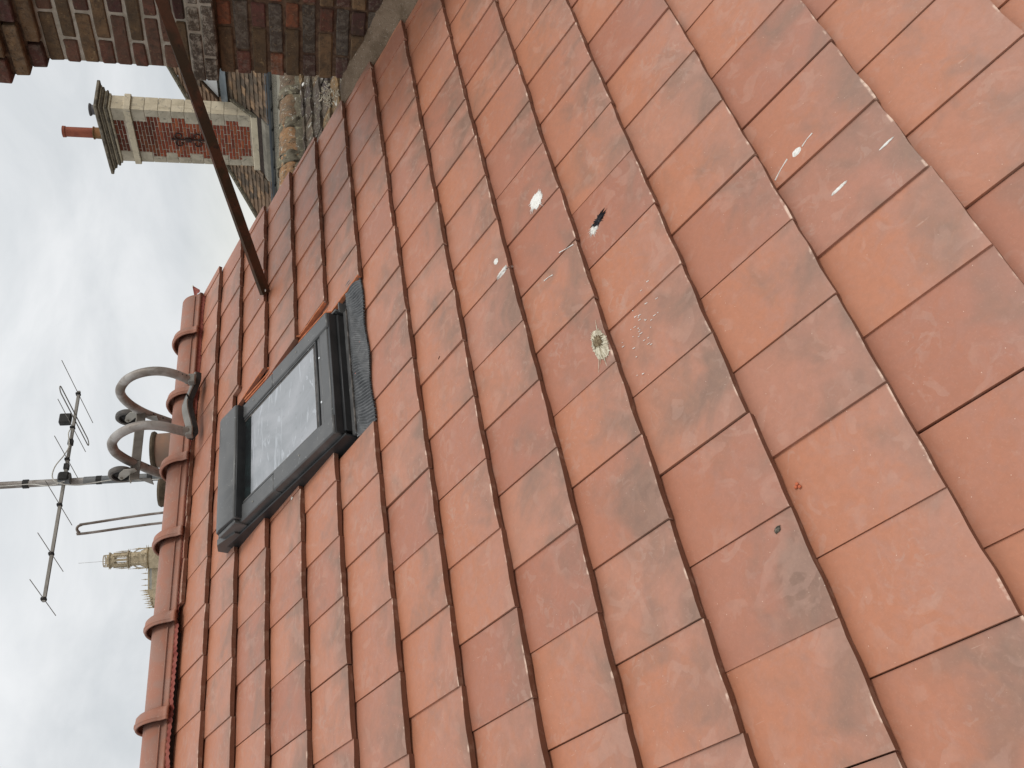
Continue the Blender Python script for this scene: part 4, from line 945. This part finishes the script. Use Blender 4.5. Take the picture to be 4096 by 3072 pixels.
o = splat('pale_end', '', '', -.532, -.994, .011, .012, .2, M['guano'], 9, depth=1.3, lift=.001, dome=.002, rays=9); 
for k_ in ('label', 'category'): del o[k_]
for q in bpy.data.objects:
    if q.name == 'bird_dropping.001': o.parent = q
cr_ = splat('dark_core', '', '', -.860, -.914, .019, .013, .3, M['guano_core'], 41, depth=.8, lift=.0062, dome=.004)
for k_ in ('label', 'category'): del cr_[k_]
cr_.parent = splat('bird_dropping', 'largest crusty cream and brown bird dropping at a tile edge', 'bird dropping', -.868, -.914, .046, .022, .12, M['guano_old'], 5, depth=.38, dome=.006, lift=.0014, group=GR, rays=5)
splat('bird_dropping', 'small oval white bird dropping on its own below the skylight apron', 'bird dropping', -.360, -.663, .011, .009, .5, M['guano'], 12, depth=.2, group=GR)
splat('bird_dropping', 'smeared grey-white bird dropping across a tile joint beside the small oval one', 'bird dropping', -.415, -.676, .007, .024, .1, M['guano'], 14, depth=.6, group=GR)
splat('bird_dropping', 'white drop with long thin tails, topmost mark near the right of the picture', 'bird dropping', -.782, -1.500, .008, .012, .1, M['guano'], 16, depth=.2, group=GR)
splat('bird_dropping', 'longer of the two thin white streaks on one tile at the right', 'bird dropping', -.930, -1.530, .0036, .018, .05, M['guano'], 18, depth=.4, dome=.0004, group=GR)
splat('bird_dropping', 'shorter of the two thin white streaks, nearer the tile drip edge', 'bird dropping', -.924, -1.640, .0026, .014, .05, M['guano'], 19, depth=.4, dome=.0004, group=GR)
splat('bird_dropping', 'tiny white spot on the tile left of the skylight', 'bird dropping', -.505, .527, .0035, .008, .3, M['guano'], 20, depth=.2, group=GR)
g = G(); rr = random.Random(4)
for (a_, b_) in (((-.779, -1.478), (-.80, -1.435)), ((-.782, -1.515), (-.774, -1.545)), ((-.55, -.80), (-.56, -.835)), ((-.52, -.88), (-.535, -.93))):
    g.tube([(a_[0], a_[1], surf(*a_) + .001), ((a_[0]+b_[0])/2 + .002, (a_[1]+b_[1])/2, surf((a_[0]+b_[0])/2, (a_[1]+b_[1])/2) + .001), (b_[0], b_[1], surf(*b_) + .001)], [.0016, .0008, .0016], 5)
for k in range(34):
    u, v_ = -.90 + rr.gauss(0, .05), -1.03 + rr.gauss(0, .035); L = rr.uniform(.002, .009); d_ = Vector((-.15, -.9)).normalized()
    h = surf(u, v_) + .0008; g.tube([(u, v_, h), (u + d_.x*L, v_ + d_.y*L, surf(u + d_.x*L, v_ + d_.y*L) + .0008)], [rr.uniform(.0006, .0014), .0005], 4)
me = g.mesh('splashes', M['guano']); me.transform(RMAT); o = link('splashes', me); o['label'] = 'scatter of tiny white splashes on the tile beside the largest dropping'; o['category'] = 'splashes'; o['kind'] = 'stuff'
for i, (u, v_, s_, lab) in enumerate(((-1.415, -1.205, .006, 'small red clay crumbs caught in a tile joint at the lower right'), (.668, .765, .004, 'white mortar crumb at the foot of the rusty bar'))):
    g = G()
    for k in range(3):
        c0 = (u + ru(-1, 1)*s_*1.4, v_ + ru(-1, 1)*s_); g.lathe([(.0005, -.001), (s_*.6, 0), (s_*.5, s_*.4), (.0005, s_*.6)], (c0[0], c0[1], surf(*c0) + .001), 6)
    me = g.mesh('clay_crumb', M['chip'] if i == 0 else M['guano']); me.transform(RMAT); o = link('clay_crumb', me); o['label'] = lab; o['category'] = 'crumb'
splat('lichen_fleck', 'small dark speckled fleck on a large tile low in the picture', 'fleck', -1.471, -1.144, .005, .007, .5, M['fleck'], 33, depth=.6)
splat('dead_leaf', 'tiny curled brown leaf bit on a tile under the skylight apron', 'leaf', -.493, -.352, .002, .006, .5, M['rust'], 35, depth=.5)
print('tiles', ntile)
